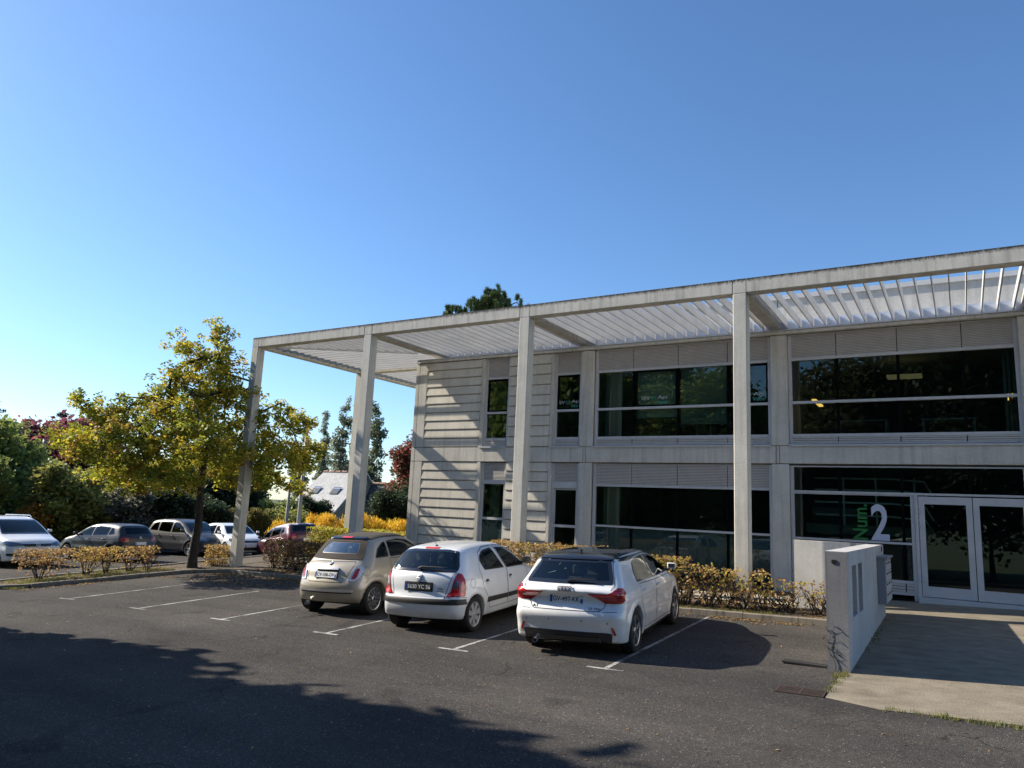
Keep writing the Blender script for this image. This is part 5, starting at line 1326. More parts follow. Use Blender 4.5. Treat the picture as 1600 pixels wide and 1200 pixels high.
    def wheel(s, style='spoke', n=10, rimmat=None, r_rim=None):
        sp = s.sp; R = sp['wr']; rr = r_rim or R*.68; tw = .20
        rimmat = rimmat or M_RIMA
        for yc in sp['wheels']:
            for sd in (1, -1):
                xo = sd*(s.b.W/2-.035)
                m = MB(); k = -sd
                prof = [(rr, -.004), (rr+.012, -.010), (R*.86, -.016), (R*.95, -.002), (R*.985, .02), (R, .045), (R, tw-.045), (R*.985, tw-.02), (R*.9, tw), (rr, tw)]
                # profile runs inboard from the outer face
                m.lathe([(a, xo+k*(t)) for a, t in prof], 'x', 36, c=(0, yc, R))
                w = m.build('wheel', M_TYRE, s.root, smooth=True)
                m = MB()
                m.lathe([(rr+.004, xo+k*.004), (rr-.006, xo-k*.004), (rr-.020, xo+k*.004), (rr-.024, xo+k*.05), (rr-.03, xo+k*.12)], 'x', 36, c=(0, yc, R))
                def spoke(a, w0, w1, r0, r1, x0_, x1_):
                    ca, sa = math.cos(a), math.sin(a)
                    def P_(r, t, x): return (xo+k*x, yc+r*ca-t*sa, R+r*sa+t*ca)
                    vs = [P_(r0, -w0, x0_), P_(r0, w0, x0_), P_(r1, w1, x1_), P_(r1, -w1, x1_), P_(r0, -w0, x0_+.035), P_(r0, w0, x0_+.035), P_(r1, w1, x1_+.03), P_(r1, -w1, x1_+.03)]
                    m.add(vs, [(0,1,2,3),(7,6,5,4),(0,4,5,1),(1,5,6,2),(2,6,7,3),(3,7,4,0)])
                if style == 'multi':
                    for i in range(n):
                        a = 2*math.pi*i/n; spoke(a-.06, .007, .008, .05, rr-.02, .012, .006); spoke(a+.06, .007, .008, .05, rr-.02, .012, .006)
                elif style == 'twin':
                    for i in range(n):
                        a = 2*math.pi*i/n+.3; spoke(a-.10, .011, .010, .045, rr-.02, .01, .003); spoke(a+.13, .011, .010, .045, rr-.02, .01, .003); spoke(a+.02, .006, .012, .12, rr-.02, .014, .008)
                else:
                    for i in range(n):
                        a = 2*math.pi*i/n+.2; spoke(a, .030, .045, .04, rr-.02, .008, .003)
                m.lathe([(.0, xo+k*.000), (.042, xo+k*.002), (.055, xo+k*.012), (.06, xo+k*.05)], 'x', 20, c=(0, yc, R))
                rim = m.build('rim', rimmat, w)
                m = MB(); m.lathe([(.0, xo+k*.055), (rr-.02, xo+k*.055)], 'x', 24, c=(0, yc, R)); m.lathe([(.055, xo+k*.045), (.13, xo+k*.045), (.13, xo+k*.054)], 'x', 24, c=(0, yc, R)); m.build('brake_disc', M_RIMD, w)
                m = MB(); m.lathe([(0, xo-k*.003), (.026, xo-k*.002), (.03, xo+k*.006)], 'x', 16, c=(0, yc, R)); m.build('hub_cap', M_RIMD if style != 'cover' else M_CHROME, w)
    def inner(s, head=1, rear=True):
        """seats, floor and dashboard seen through the glass"""
        L_, W, H = s.b.L, s.b.W, s.b.H; sp = s.sp
        m = MB(); m.box(-W*.40, W*.40, sp['wheels'][0]-.35, sp['wheels'][1]-.35, .22, .34); m.box(-W*.36, W*.36, .28, sp['wheels'][0]+.30, .30, .66); m.build('cabin_floor', M_CABIN, s.root)
        ydash = sp['ydash']
        m = MB(); m.cbox(-W*.38, W*.38, ydash-.15, ydash+.4, .55, sp['zdash'], .05); m.build('dashboard', M_CABIN, s.root)
        m = MB()
        for i in range(24):
            a = 2*math.pi*i/24
        th = [(math.cos(2*math.pi*i/20)*.18, math.sin(2*math.pi*i/20)*.18) for i in range(21)]
        m.tube([(-.36+a, ydash-.27+b*.35, .86+b) for a, b in th], .014, 6); m.build('steering_wheel', M_TRIM, s.root)
        def seat(x, y, w, back, hr):
            m = MB(); m.cbox(x-w/2, x+w/2, y-.25, y+.28, .42, .56, .04)
            pts = [(y-.28, .50), (y-.14, .48), (y-.27, back), (y-.38, back-.01)]
            m.prism(pts, 'x', x-w/2, x+w/2); o = m.build('seat', s.seatmat, s.root)
            for hx in hr:
                m = MB(); m.cbox(hx-.12, hx+.12, y-.42, y-.31, back+.04, back+.22, .035); m.tube([(hx-.05, y-.36, back-.03), (hx-.05, y-.37, back+.06)], .007, 5); m.tube([(hx+.05, y-.36, back-.03), (hx+.05, y-.37, back+.06)], .007, 5); m.build('headrest', s.seatmat, o)
        yf = sp['yseat']
        seat(-.36, yf, .48, H-.50, [-.36]); seat(.36, yf, .48, H-.50, [.36])
        if rear: seat(0, yf-.85, 1.16, H-.56, [-.36, .36])
    def handle(s, y, z, both=True, mat=None, l=.17):
        for vw, sg in (('R', 1), ('L', -1)):
            P, Nn = s.b.hit([(y-l/2, z), (y, z), (y+l/2, z)], vw); m = MB()
            m.tube([tuple(P[0]-Nn[0]*.005), tuple(P[0]+Nn[0]*.03+np.array([0, .02, 0])), tuple(P[1]+Nn[1]*.035), tuple(P[2]+Nn[2]*.03-np.array([0, .02, 0])), tuple(P[2]-Nn[2]*.005)], [.011, .013, .015, .013, .011], 8)
            m.build('door_handle', mat or s.paint, s.root, smooth=True)
    def mirror(s, y, z, mat=None):
        for vw, sg in (('R', 1), ('L', -1)):
            P, Nn = s.b.hit([(y, z)], vw); x = P[0, 0]
            a, b = sorted((x+sg*.045, x+sg*.205)); cy = y-.02; cz = z+.075
            bm = bmesh.new(); r = bmesh.ops.create_cube(bm, size=1)
            for v in bm.verts:
                f = 1 if v.co.y < 0 else .72; g = 1.0 if v.co.x*sg < 0 else .86
                v.co = ((a+b)/2+v.co.x*(b-a)*f, cy+v.co.y*.10, cz+v.co.z*.115*f*g)
            bmesh.ops.bevel(bm, geom=bm.edges[:], offset=.028, segments=3, affect='EDGES', profile=.6)
            me = bpy.data.meshes.new('door_mirror'); bm.to_mesh(me); bm.free(); me.materials.append(mat or s.paint); me.polygons.foreach_set('use_smooth', [True]*len(me.polygons))
            o = bpy.data.objects.new('door_mirror', me); link(o, s.root)
            m = MB(); m.tube([(x-sg*.02, y, z-.005), (x+sg*.09, y, z+.03)], [.03, .022], 8); m.build('bracket', M_TRIM, o)
            m = MB(); m.cbox(a+.022, b-.022, cy-.054, cy-.049, cz-.036, cz+.036, .002); m.build('mirror_glass', M_MIRG, o)
    def at(s, u, v, view, off=.0):
        P, Nn = s.b.hit([(u, v)], view); return Vector(P[0]+Nn[0]*off), Vector(Nn[0])
    def plate(s, x, z, w, h, view='B', style='white', txt='', tilt=0.0, parent=None, off=.008, right=True):
        c, n = s.at(x, z, view, off); n.x = 0; n.normalize(); sgn = 1 if view == 'B' else -1
        ux = Vector((sgn, 0, 0)); uz = ux.cross(n) if False else Vector((0, -n.z*(1 if True else 1), n.y)); 
        uz = n.cross(ux); 
        if uz.z < 0: uz = -uz
        def mp(u, v, o=0): return c+ux*(u-w/2)+uz*(v-h/2)+n*o
        m = MB(); vs = [mp(0, 0, -.006), mp(w, 0, -.006), mp(w, h, -.006), mp(0, h, -.006), mp(0, 0, .004), mp(w, 0, .004), mp(w, h, .004), mp(0, h, .004)]
        m.add(vs, [(0,3,2,1),(4,5,6,7),(0,1,5,4),(1,2,6,5),(2,3,7,6),(3,0,4,7)])
        p = m.build('number_plate', M_PBLK if style == 'black' else M_PW, parent or s.root)
        def q(a0, a1, b0, b1, mat, nm, o=.0055):
            m = MB(); m.add([mp(a0, b0, o), mp(a1, b0, o), mp(a1, b1, o), mp(a0, b1, o)], [(0,1,2,3)]); return m.build(nm, mat, p)
        e = .006
        q(e, .045, e, h-e, M_PBLU, 'blue_band')
        if style == 'white' and right: q(w-.045, w-e, e, h-e, M_PBLU, 'blue_band'); q(w-.042, w-.009, h*.58, h-.012, M_PW, 'region_mark', .0065)
        if txt:
            me = fit_text('plate_text', txt, M_PBLK if style == 'white' else M_PW, (lambda u, v: mp(.055+u, h*.2+v, .0062)), w-.055-(.055 if style == 'white' and right else .015), h*.60, p, bold=.012)
        return p
    def badge(s, x, z, view, mats, kind, r=.04, off=.006):
        c, n = s.at(x, z, view, off); sg = 1 if view == 'B' else -1; ux = Vector((sg, 0, 0)); ux = (ux-n*ux.dot(n)).normalized(); uz = n.cross(ux)
        if uz.z < 0: uz = -uz
        m = MB()
        if kind == 'rings':
            for i in range(4):
                o = c+ux*((i-1.5)*r*1.45); pts = [o+ux*math.cos(t)*r+uz*math.sin(t)*r for t in np.linspace(0, 2*math.pi, 25)]; m.tube(pts, .0075, 6, cap=False)
        elif kind == 'disc':
            pts = [c+ux*math.cos(t)*r+uz*math.sin(t)*r for t in np.linspace(0, 2*math.pi, 25)]; m.tube(pts, r*.16, 6, cap=False)
            k0 = [c+n*.006]+[c+ux*math.cos(t)*r*.95+uz*math.sin(t)*r*.95 for t in np.linspace(0, 2*math.pi, 25)[:-1]]; m.add(k0, [(0, i+1, (i+1) % 24+1) for i in range(24)])
        elif kind == 'diamond':
            for k, rr in ((0, 1.0), (1, .62)):
                pts = [c+ux*rr*r*.75, c+uz*rr*r*1.05, c-ux*rr*r*.75, c-uz*rr*r*1.05, c+ux*rr*r*.75]
                for a, b in zip(pts[:-1], pts[1:]): m.tube([a+n*.004, b+n*.004], .006, 6)
        elif kind == 'vw':
            pts = [c+ux*math.cos(t)*r+uz*math.sin(t)*r for t in np.linspace(0, 2*math.pi, 25)]; m.tube(pts, .008, 6, cap=False)
            V_ = [(-.45,.85),(0,.1),(.45,.85)]; W_ = [(-.85,.35),(-.42,-.85),(0,-.05),(.42,-.85),(.85,.35)]
            for L_ in (V_, W_):
                for a, b in zip(L_[:-1], L_[1:]): m.tube([c+ux*a[0]*r+uz*a[1]*r, c+ux*b[0]*r+uz*b[1]*r], .007, 5)
        return m.build('emblem', mats, s.root, smooth=True)
    def script(s, txt, x, z, w, h, view='B', mat=None, bold=.01, off=.004, shear=0, italic=0):
        c, n = s.at(x, z, view, off); sg = 1 if view == 'B' else -1; ux = Vector((sg, 0, 0)); ux = (ux-n*ux.dot(n)).normalized(); uz = n.cross(ux)
        if uz.z < 0: uz = -uz
        return fit_text('lettering', txt, mat or M_CHROME, (lambda u, v: c+ux*(u-w/2)+uz*(v-h/2)), w, h, s.root, shear=shear, bold=bold)

WHITE = carpaint('white_paint', (.80,.80,.79), 0, .4)
WHITE2 = carpaint('bluish_white_paint', (.75,.77,.79), 0, .4)
BEIGE = carpaint('beige_metallic_paint', (.43,.375,.29), .25, .38)
GREY = carpaint('dark_grey_metallic_paint', (.014,.015,.018), .0, .5, coat=.45)
BROWN = carpaint('dark_brown_metallic_paint', (.018,.0155,.015), .0, .5, coat=.45)
MAROON = carpaint('dark_red_paint', (.085,.008,.016), .2, .35)

# ---------------- small white hatchback with black roof (nearest)
A = dict(L=4.03, W=1.76, H=1.42, paint=WHITE, wheels=(.74, 3.30), wr=.315, arch=.350, crease=.80, bowr=.13, bowf=.32, round=.13, flare=.016, ydash=2.75, zdash=.92, yseat=2.05,
    side=[(.16,.21),(.07,.30),(.045,.42),(.00,.56),(.02,.645),(.065,.70),(.095,.76),(.10,.84),(.025,.905),(.05,.96),(.13,1.01),(.27,1.13),(.44,1.285),(.50,1.345),(.62,1.378),(1.0,1.405),(1.6,1.42),(2.1,1.395),(2.5,1.30),(2.9,1.12),(3.2,.985),(3.5,.92),(3.8,.83),(3.96,.72),(4.02,.55),(4.01,.38),(3.93,.22),(3.3,.19),(2.0,.19),(.8,.19)],
    plan=[(0,.925),(.05,.965),(.14,1.0),(.5,1.0),(.8,.985),(.92,.93),(1,.84)],
    tum=[(.15,.93),(.3,.965),(.5,.995),(.72,1.0),(.88,.985),(.97,.945),(1.1,.86),(1.3,.755),(1.42,.70)])
c = Car('parked_car', A, -4.97, 9.74, math.radians(6.5), 'white hatchback with black roof parked nearest to the white entrance wall', 'car', h=.026)
c.region('tailgate', [(-.56,1.37),(.56,1.37),(.69,1.0),(.60,.80),(.56,.70),(.50,.655),(-.50,.655),(-.56,.70),(-.60,.80),(-.69,1.0)][::-1], 'B')
c.region('rear_door', [(1.00,.955),(1.02,.62),(1.16,.40),(1.24,.29),(1.90,.29),(1.90,.93)], 'R', both=True)
c.region('front_door', [(1.915,.93),(1.915,.29),(2.86,.29),(2.95,.45),(3.0,.93)], 'R', both=True)
c.window('rear_window', [(-.67,1.01),(.67,1.01),(.645,1.10),(.545,1.34),(-.545,1.34),(-.645,1.10)], 'B', border=.05)
c.window('side_window', [(.93,.985),(1.0,1.14),(1.10,1.255),(1.35,1.305),(1.80,1.325),(1.84,.968)], 'R', both=True, border=.024)
c.window('side_window', [(1.87,.966),(1.83,1.325),(2.1,1.31),(2.45,1.225),(2.80,1.06),(2.93,.975)], 'R', both=True, border=.024)
c.window('windscreen', [(-.66,1.0),(.66,1.0),(.54,1.31),(-.54,1.31)], 'F', border=.04)
c.patch('roof', rounded([(-.585,.50),(.585,.50),(.60,1.6),(.585,2.32),(-.585,2.32),(-.60,1.6)], .08), 'T', M_GLOSSB, off=.004, step=.12)
c.patch('roof_spoiler', rounded([(-.58,1.325),(.58,1.325),(.53,1.395),(-.53,1.395)], .02), 'B', M_GLOSSB, off=.016, skirt=.03)
c.patch('roof_edge', rounded([(.50,1.31),(1.06,1.285),(1.35,1.318),(1.8,1.338),(2.1,1.322),(2.46,1.236),(2.83,1.065),(2.98,.985),(3.12,.985),(2.8,1.17),(2.5,1.30),(2.1,1.385),(1.6,1.41),(.9,1.395),(.55,1.36)], .015), 'R', M_GLOSSB, off=.0045, step=.08, both=True)
for sg in (-1, 1):
    f = lambda P: [(sg*a, b) for a, b in P][::sg]
    tl = c.patch('tail_light', rounded(f([(.34,.90),(.62,.898),(.68,.915),(.735,.965),(.79,.965),(.835,.90),(.825,.79),(.80,.762),(.57,.762),(.44,.845)]), .012), 'B', M_RED, off=.012, step=.05, skirt=.02)
    c.patch('lamp_band', rounded(f([(.42,.897),(.58,.885),(.70,.91),(.79,.93),(.80,.905),(.70,.88),(.56,.862),(.45,.875)]), .006), 'B', M_REDB, off=.0145, step=.05, skirt=.0, parent=tl)
    c.patch('lamp_band', rounded(f([(.56,.81),(.60,.785),(.79,.785),(.80,.81)]), .006), 'B', M_RED, off=.0145, step=.05, skirt=.0, parent=tl)
    c.patch('lamp_band', rounded(f([(.745,.965),(.80,.96),(.825,.89),(.81,.80),(.785,.80),(.79,.89)]), .006), 'B', M_RED, off=.0148, step=.05, skirt=.0, parent=tl)
    c.patch('reflector', rounded(f([(.655,.445),(.70,.44),(.735,.34),(.70,.325)]), .008), 'B', M_RED, off=.006)
    c.ribbon('seal', [(.06, .965), (.10, .90)], 'R' if sg > 0 else 'L', .006, M_SEAM)
lt = c.patch('side_lamp_wrap', rounded([(.02,.77),(.25,.80),(.20,.93),(.10,.972),(.03,.972)], .015), 'R', M_RED, off=.010, both=True)
c.patch('bumper_insert', rounded([(-.66,.225),(.66,.225),(.68,.355),(.60,.365),(-.60,.365),(-.68,.355)], .02), 'B', M_TRIM, off=.008, step=.08)
c.patch('diffuser', rounded([(-.55,.21),(.55,.21),(.50,.30),(-.50,.30)], .02), 'B', M_GLOSSB, off=.020, step=.08)

c.plate(0.0, .80, .52, .11, txt='GV-497-KK')
c.badge(0.0, .948, 'B', M_RIMD, 'rings', r=.035, off=.009)
for px_, pz_ in ((-.62,.50),(-.25,.52),(.25,.52),(.62,.50)):
    c.patch('parking_sensor', [(px_+.011*math.cos(t), pz_+.011*math.sin(t)) for t in np.linspace(0, 2*math.pi, 11)[:-1]], 'B', M_TRIM, off=.003, skirt=0)
c.ribbon('seal', [(-.80,.655),(-.56,.650)], 'B', .006, M_SEAM); c.ribbon('seal', [(.56,.650),(.80,.655)], 'B', .006, M_SEAM)
c.script('A1', -.49, .685, .085, .05, mat=M_GLOSSB, bold=.03)
c.script('25 TFSI', .43, .685, .17, .034, mat=M_RIMD, bold=.02)
c.build_body(); c.inner(); c.wheel('twin', 5, r_rim=.222)
c.handle(1.17, .855); c.handle(2.03, .845); c.mirror(2.83, .99)
m = MB(); a_, _ = c.at(0, 1.03, 'B', .03); m.tube([a_, a_+Vector((.10,.02,.02)), a_+Vector((.42,.035,.03))], [.022,.016,.008], 8); m.build('rear_wiper', M_TRIM, c.root)
m = MB(); p_, _ = c.at(0, .80, 'T'); m.prism([(.78,1.38),(.86,1.38),(.80,1.455),(.775,1.458)], 'x', -.012, .012); m.build('roof_antenna', M_GLOSSB, c.root)
m = MB(); m.tube([(-.48,.10,.20),(-.48,.02,.20)], .035, 12, cap=False); m.build('exhaust_pipe', M_CHROME, c.root)
c.patch('sill_trim', rounded([(1.12,.20),(2.9,.20),(2.9,.245),(1.12,.245)], .01), 'R', M_TRIM, off=.004, both=True)
CAR_A = c

# ---------------- older white hatchback in the middle
B = dict(L=3.77, W=1.65, H=1.42, paint=WHITE2, wheels=(.60, 3.07), wr=.288, arch=.325, crease=None, bowr=.20, bowf=.34, round=.17, flare=.012, ydash=2.5, zdash=.93, yseat=1.85,
    side=[(.16,.24),(.05,.30),(.0,.42),(-.005,.545),(.025,.60),(.055,.68),(.07,.80),(.10,.92),(.15,1.0),(.24,1.12),(.37,1.27),(.46,1.345),(.62,1.385),(1.0,1.41),(1.5,1.42),(1.9,1.395),(2.3,1.27),(2.65,1.08),(2.9,.955),(3.2,.88),(3.5,.77),(3.68,.64),(3.76,.50),(3.76,.36),(3.68,.22),(3.0,.20),(2.0,.20),(.8,.21)],
    plan=[(0,.90),(.06,.955),(.16,1.0),(.5,1.0),(.8,.975),(.92,.91),(1,.80)],
    tum=[(.15,.94),(.3,.975),(.5,1.0),(.7,.995),(.88,.975),(.98,.94),(1.15,.85),(1.3,.765),(1.42,.70)])
c = Car('parked_car', B, -7.90, 10.02, math.radians(5.5), 'older white hatchback with black rubber strips, parked between two other cars', 'car', h=.026, cab=M_SEATM)
c.region('tailgate', [(.63,1.0),(.60,.95),(.50,.605),(-.50,.605),(-.60,.95),(-.63,1.0)], 'B')
c.region('rear_door', [(.80,1.0),(.88,.70),(1.05,.50),(1.10,.33),(1.80,.33),(1.80,.93),(1.55,1.36),(1.20,1.35),(.95,1.27)], 'R', both=True)
c.region('front_door', [(1.815,.92),(1.815,.33),(2.66,.33),(2.70,.90),(2.35,1.18),(2.0,1.33),(1.60,1.36)], 'R', both=True)
c.window('rear_window', [(-.645,1.005),(.645,1.005),(.645,1.08),(.545,1.315),(.35,1.345),(-.35,1.345),(-.545,1.315),(-.645,1.08)], 'B', border=.035)
c.window('side_window', [(.98,.975),(.90,1.14),(.97,1.23),(1.15,1.30),(1.48,1.325),(1.72,.955)], 'R', both=True, border=.026, bmat=M_TRIM)
c.window('side_window', [(1.82,.945),(1.62,1.325),(1.95,1.30),(2.25,1.16),(2.58,.935)], 'R', both=True, border=.026, bmat=M_TRIM)
c.ribbon('window_bar', [(1.12,.97),(1.06,1.28)], 'R', .03, M_TRIM, off=.006, both=True)
c.window('windscreen', [(-.62,.98),(.62,.98),(.52,1.30),(-.52,1.30)], 'F', border=.04)
for sg in (-1, 1):
    f = lambda P: [(sg*a, b) for a, b in P][::sg]
    tl = c.patch('tail_light', rounded(f([(.52,.615),(.60,.70),(.655,.985),(.71,.97),(.765,.88),(.785,.76),(.785,.615)]), .015), 'B', M_RED, off=.010, step=.05, skirt=.02)
    c.patch('lamp_centre', rounded(f([(.62,.74),(.655,.86),(.705,.86),(.725,.78),(.68,.735)]), .015), 'B', M_HEAD, off=.0125, step=.04, skirt=0, parent=tl)
    c.patch('lamp_band', rounded(f([(.56,.635),(.60,.68),(.77,.69),(.775,.635)]), .01), 'B', M_REDB, off=.0125, step=.05, skirt=0, parent=tl)
c.patch('side_lamp_wrap', rounded([(.03,.615),(.15,.62),(.17,.80),(.13,.93),(.08,.95),(.04,.8)], .015), 'R', M_RED, off=.008, both=True)
c.patch('bumper_strip', rounded([(-.80,.49),(.80,.49),(.80,.575),(-.80,.575)], .015), 'B', M_TRIM, off=.012, step=.06, skirt=.02)
c.patch('bumper_strip', rounded([(.02,.49),(.31,.49),(.27,.575),(.02,.575)], .02), 'R', M_TRIM, off=.012, step=.06, skirt=.02, both=True)
c.patch('bumper_top', rounded([(-.50,.578),(.50,.578),(.50,.605),(-.50,.605)], .008), 'B', WHITE2, off=.010, step=.06)
c.patch('plate_recess', rounded([(-.285,.685),(.285,.685),(.285,.835),(-.285,.835)], .02), 'B', M_TRIM, off=.003, step=.08, skirt=0)
c.plate(0, .76, .52, .11, style='black', txt='5630 YC 56', off=.010, right=False)
c.patch('emblem_base', rounded([(-.055,.855),(.055,.855),(.045,.955),(-.045,.955)], .015), 'B', WHITE2, off=.018, step=.05, skirt=.03)
c.badge(0, .905, 'B', M_CHROME, 'diamond', r=.042, off=.024)
c.script('Clio', .42, .735, .10, .032, mat=M_RIMD, bold=.02, shear=.2)
c.script('campus', .42, .69, .13, .022, mat=M_RIMD, bold=.02)
c.patch('brake_lamp', rounded([(-.14,1.352),(.14,1.352),(.14,1.372),(-.14,1.372)], .008), 'B', M_REDB, off=.008)
c.patch('side_strip', rounded([(1.00,.435),(1.80,.425),(1.80,.505),(1.03,.52)], .015), 'R', M_TRIM, off=.012, step=.08, skirt=.02, both=True)
c.patch('side_strip', rounded([(1.83,.425),(2.62,.43),(2.62,.50),(1.83,.505)], .015), 'R', M_TRIM, off=.012, step=.08, skirt=.02, both=True)
c.ribbon('fuel_flap', [(.52+.075*math.cos(t), .80+.075*math.sin(t)) for t in np.linspace(0, 2*math.pi, 19)[:-1]], 'R', .006, M_SEAM, closed=True)
for yy_ in (1.02, 1.93):
    c.patch('door_handle', [(yy_+.065*math.cos(t), .79+.035*math.sin(t)) for t in np.linspace(0, 2*math.pi, 17)[:-1]], 'R', M_TRIM, off=.003, both=True, skirt=0)
    c.handle(yy_, .775, l=.10)
c.ribbon('seal', [(0.05,.605),(.30,.60),(.36,.56)], 'R', .006, M_SEAM, both=True)
c.build_body(); c.inner(); c.wheel('cover', 7, rimmat=plain('grey_wheel_cover', (.42,.42,.43), .4, .3), r_rim=.205)
c.mirror(2.52, .98, M_TRIM)
m = MB(); a_, _ = c.at(-.05, 1.03, 'B', .03); m.tube([a_, a_+Vector((.06,-.005,.03)), a_+Vector((.46,.0,.035))], [.022,.018,.008], 8); m.build('rear_wiper', M_TRIM, c.root)
m = MB(); m.tube([(0,.62,1.38),(0,.66,1.40)], [.022,.014], 8); m.tube([(0,.64,1.40),(0,.43,1.58)], .004, 5); m.build('roof_antenna', M_TRIM, c.root)

# ---------------- beige convertible with brown fabric top
D_ = dict(L=3.55, W=1.63, H=1.48, paint=BEIGE, wheels=(.58, 2.88), wr=.298, arch=.332, crease=None, bowr=.24, bowf=.36, round=.20, flare=.02, ydash=2.35, zdash=.98, yseat=1.75,
    side=[(.20,.24),(.08,.30),(.02,.42),(.0,.54),(.03,.64),(.07,.72),(.12,.84),(.20,.95),(.29,1.01),(.40,1.11),(.55,1.27),(.68,1.375),(.82,1.43),(1.1,1.47),(1.5,1.48),(1.85,1.45),(2.15,1.34),(2.45,1.15),(2.70,1.02),(3.0,.96),(3.25,.84),(3.42,.70),(3.53,.52),(3.53,.36),(3.42,.22),(2.8,.20),(1.8,.20),(.8,.21)],
    plan=[(0,.86),(.06,.93),(.16,1.0),(.5,1.0),(.8,.965),(.92,.88),(1,.76)],
    tum=[(.15,.92),(.3,.965),(.5,1.0),(.68,1.0),(.88,.965),(1.0,.915),(1.15,.84),(1.35,.745),(1.48,.68)])
c = Car('parked_car', D_, -10.50, 10.45, math.radians(6), 'beige metallic convertible with closed brown fabric top and chrome bumper bar', 'car', h=.026, cab=M_SEATB)
M_SOFT = noisy('brown_fabric_top', (.035,.029,.024), (.058,.048,.040), scale=3, rough=.92, bump=.5, bscale=300, bdist=.002)
c.region('tailgate', [(-.50,1.0),(-.52,.93),(-.44,.66),(-.38,.635),(.38,.635),(.44,.66),(.52,.93),(.50,1.0)], 'B')
c.region('front_door', [(1.12,1.02),(1.12,.45),(1.18,.30),(2.42,.30),(2.50,.5),(2.50,.99)], 'R', both=True)
c.window('rear_window', [(-.42,1.13),(.42,1.13),(.44,1.19),(.36,1.34),(-.36,1.34),(-.44,1.19)], 'B', border=.014, mat=M_GLASSR, bmat=M_TRIM)
st = rounded([(-.60,1.035),(.60,1.035),(.575,1.15),(.49,1.375),(-.49,1.375),(-.575,1.15)], .03); hole = rounded([(-.42,1.13),(.42,1.13),(.44,1.19),(.36,1.34),(-.36,1.34),(-.44,1.19)], .035)
c.ring(st, hole, 'B', M_SOFT, .011, 'fabric_top', c.root)
c.patch('fabric_roof', rounded([(-.50,.78),(.50,.78),(.52,1.4),(.50,2.0),(-.50,2.0),(-.52,1.4)], .06), 'T', M_SOFT, off=.010, step=.12)
c.patch('top_spoiler', rounded([(-.44,1.385),(.44,1.385),(.42,1.415),(-.42,1.415)], .01), 'B', M_GLOSSB, off=.035, skirt=.04)
c.patch('brake_lamp', rounded([(-.12,1.388),(.12,1.388),(.12,1.41),(-.12,1.41)], .008), 'B', M_REDB, off=.040)
c.window('side_window', [(.66,1.05),(.80,1.22),(1.0,1.325),(1.10,1.345),(1.10,1.05)], 'R', both=True, border=.022, bmat=M_TRIM)
c.window('side_window', [(1.15,1.045),(1.15,1.345),(1.55,1.375),(1.9,1.33),(2.15,1.21),(2.36,1.05)], 'R', both=True, border=.022, bmat=M_TRIM)
c.window('windscreen', [(-.58,1.06),(.58,1.06),(.48,1.36),(-.48,1.36)], 'F', border=.04)
for sg in (-1, 1):
    f = lambda P: [(sg*a, b) for a, b in P][::sg]
    tl = c.patch('tail_light', rounded(f([(.50,.67),(.57,.90),(.66,.925),(.695,.87),(.675,.74),(.62,.665)]), .03), 'B', M_CLEAR, off=.012, step=.04, skirt=.02)
    c.patch('lamp_centre', rounded(f([(.555,.69),(.60,.875),(.655,.88),(.655,.76),(.62,.69)]), .02), 'B', M_RED, off=.016, step=.04, skirt=0, parent=tl)
    c.ring(rounded(f([(.49,.66),(.565,.905),(.66,.935),(.71,.87),(.69,.73),(.62,.655)]), .03), rounded(f([(.50,.67),(.57,.90),(.66,.925),(.695,.87),(.675,.74),(.62,.665)]), .03), 'B', M_CHROME, .016, 'lamp_bezel', tl)
cb = c.patch('bumper_bar', rounded([(-.62,.465),(.62,.465),(.63,.51),(-.63,.51)], .015), 'B', M_CHROME, off=.022, step=.05, skirt=.03)
c.patch('bumper_shadow_strip', rounded([(-.60,.435),(.60,.435),(.60,.462),(-.60,.462)], .01), 'B', M_TRIM, off=.006, skirt=0)
c.patch('plate_recess', rounded([(-.28,.70),(.28,.70),(.26,.88),(-.26,.88)], .02), 'B', M_TRIM, off=.003, step=.08, skirt=0)
c.plate(0, .762, .52, .11, txt='CV-106-DV', off=.012)
c.patch('plate_bar', rounded([(-.27,.845),(.27,.845),(.25,.895),(-.25,.895)], .02), 'B', M_CHROME, off=.035, step=.06, skirt=.03)
c.badge(0, .968, 'B', M_CHROME, 'disc', r=.042, off=.010)
c.ribbon('fuel_flap', [(.36+.085*math.cos(t), .83+.085*math.sin(t)) for t in np.linspace(0, 2*math.pi, 19)[:-1]], 'R', .006, M_SEAM, closed=True)
c.build_body(); c.inner(); c.wheel('multi', 12, r_rim=.212)
c.handle(1.30, .90, mat=M_CHROME); c.mirror(2.28, 1.06)
m = MB(); m.tube([(-.42,.12,.22),(-.42,.03,.22)], .035, 12, cap=False); m.build('exhaust_pipe', M_CHROME, c.root)

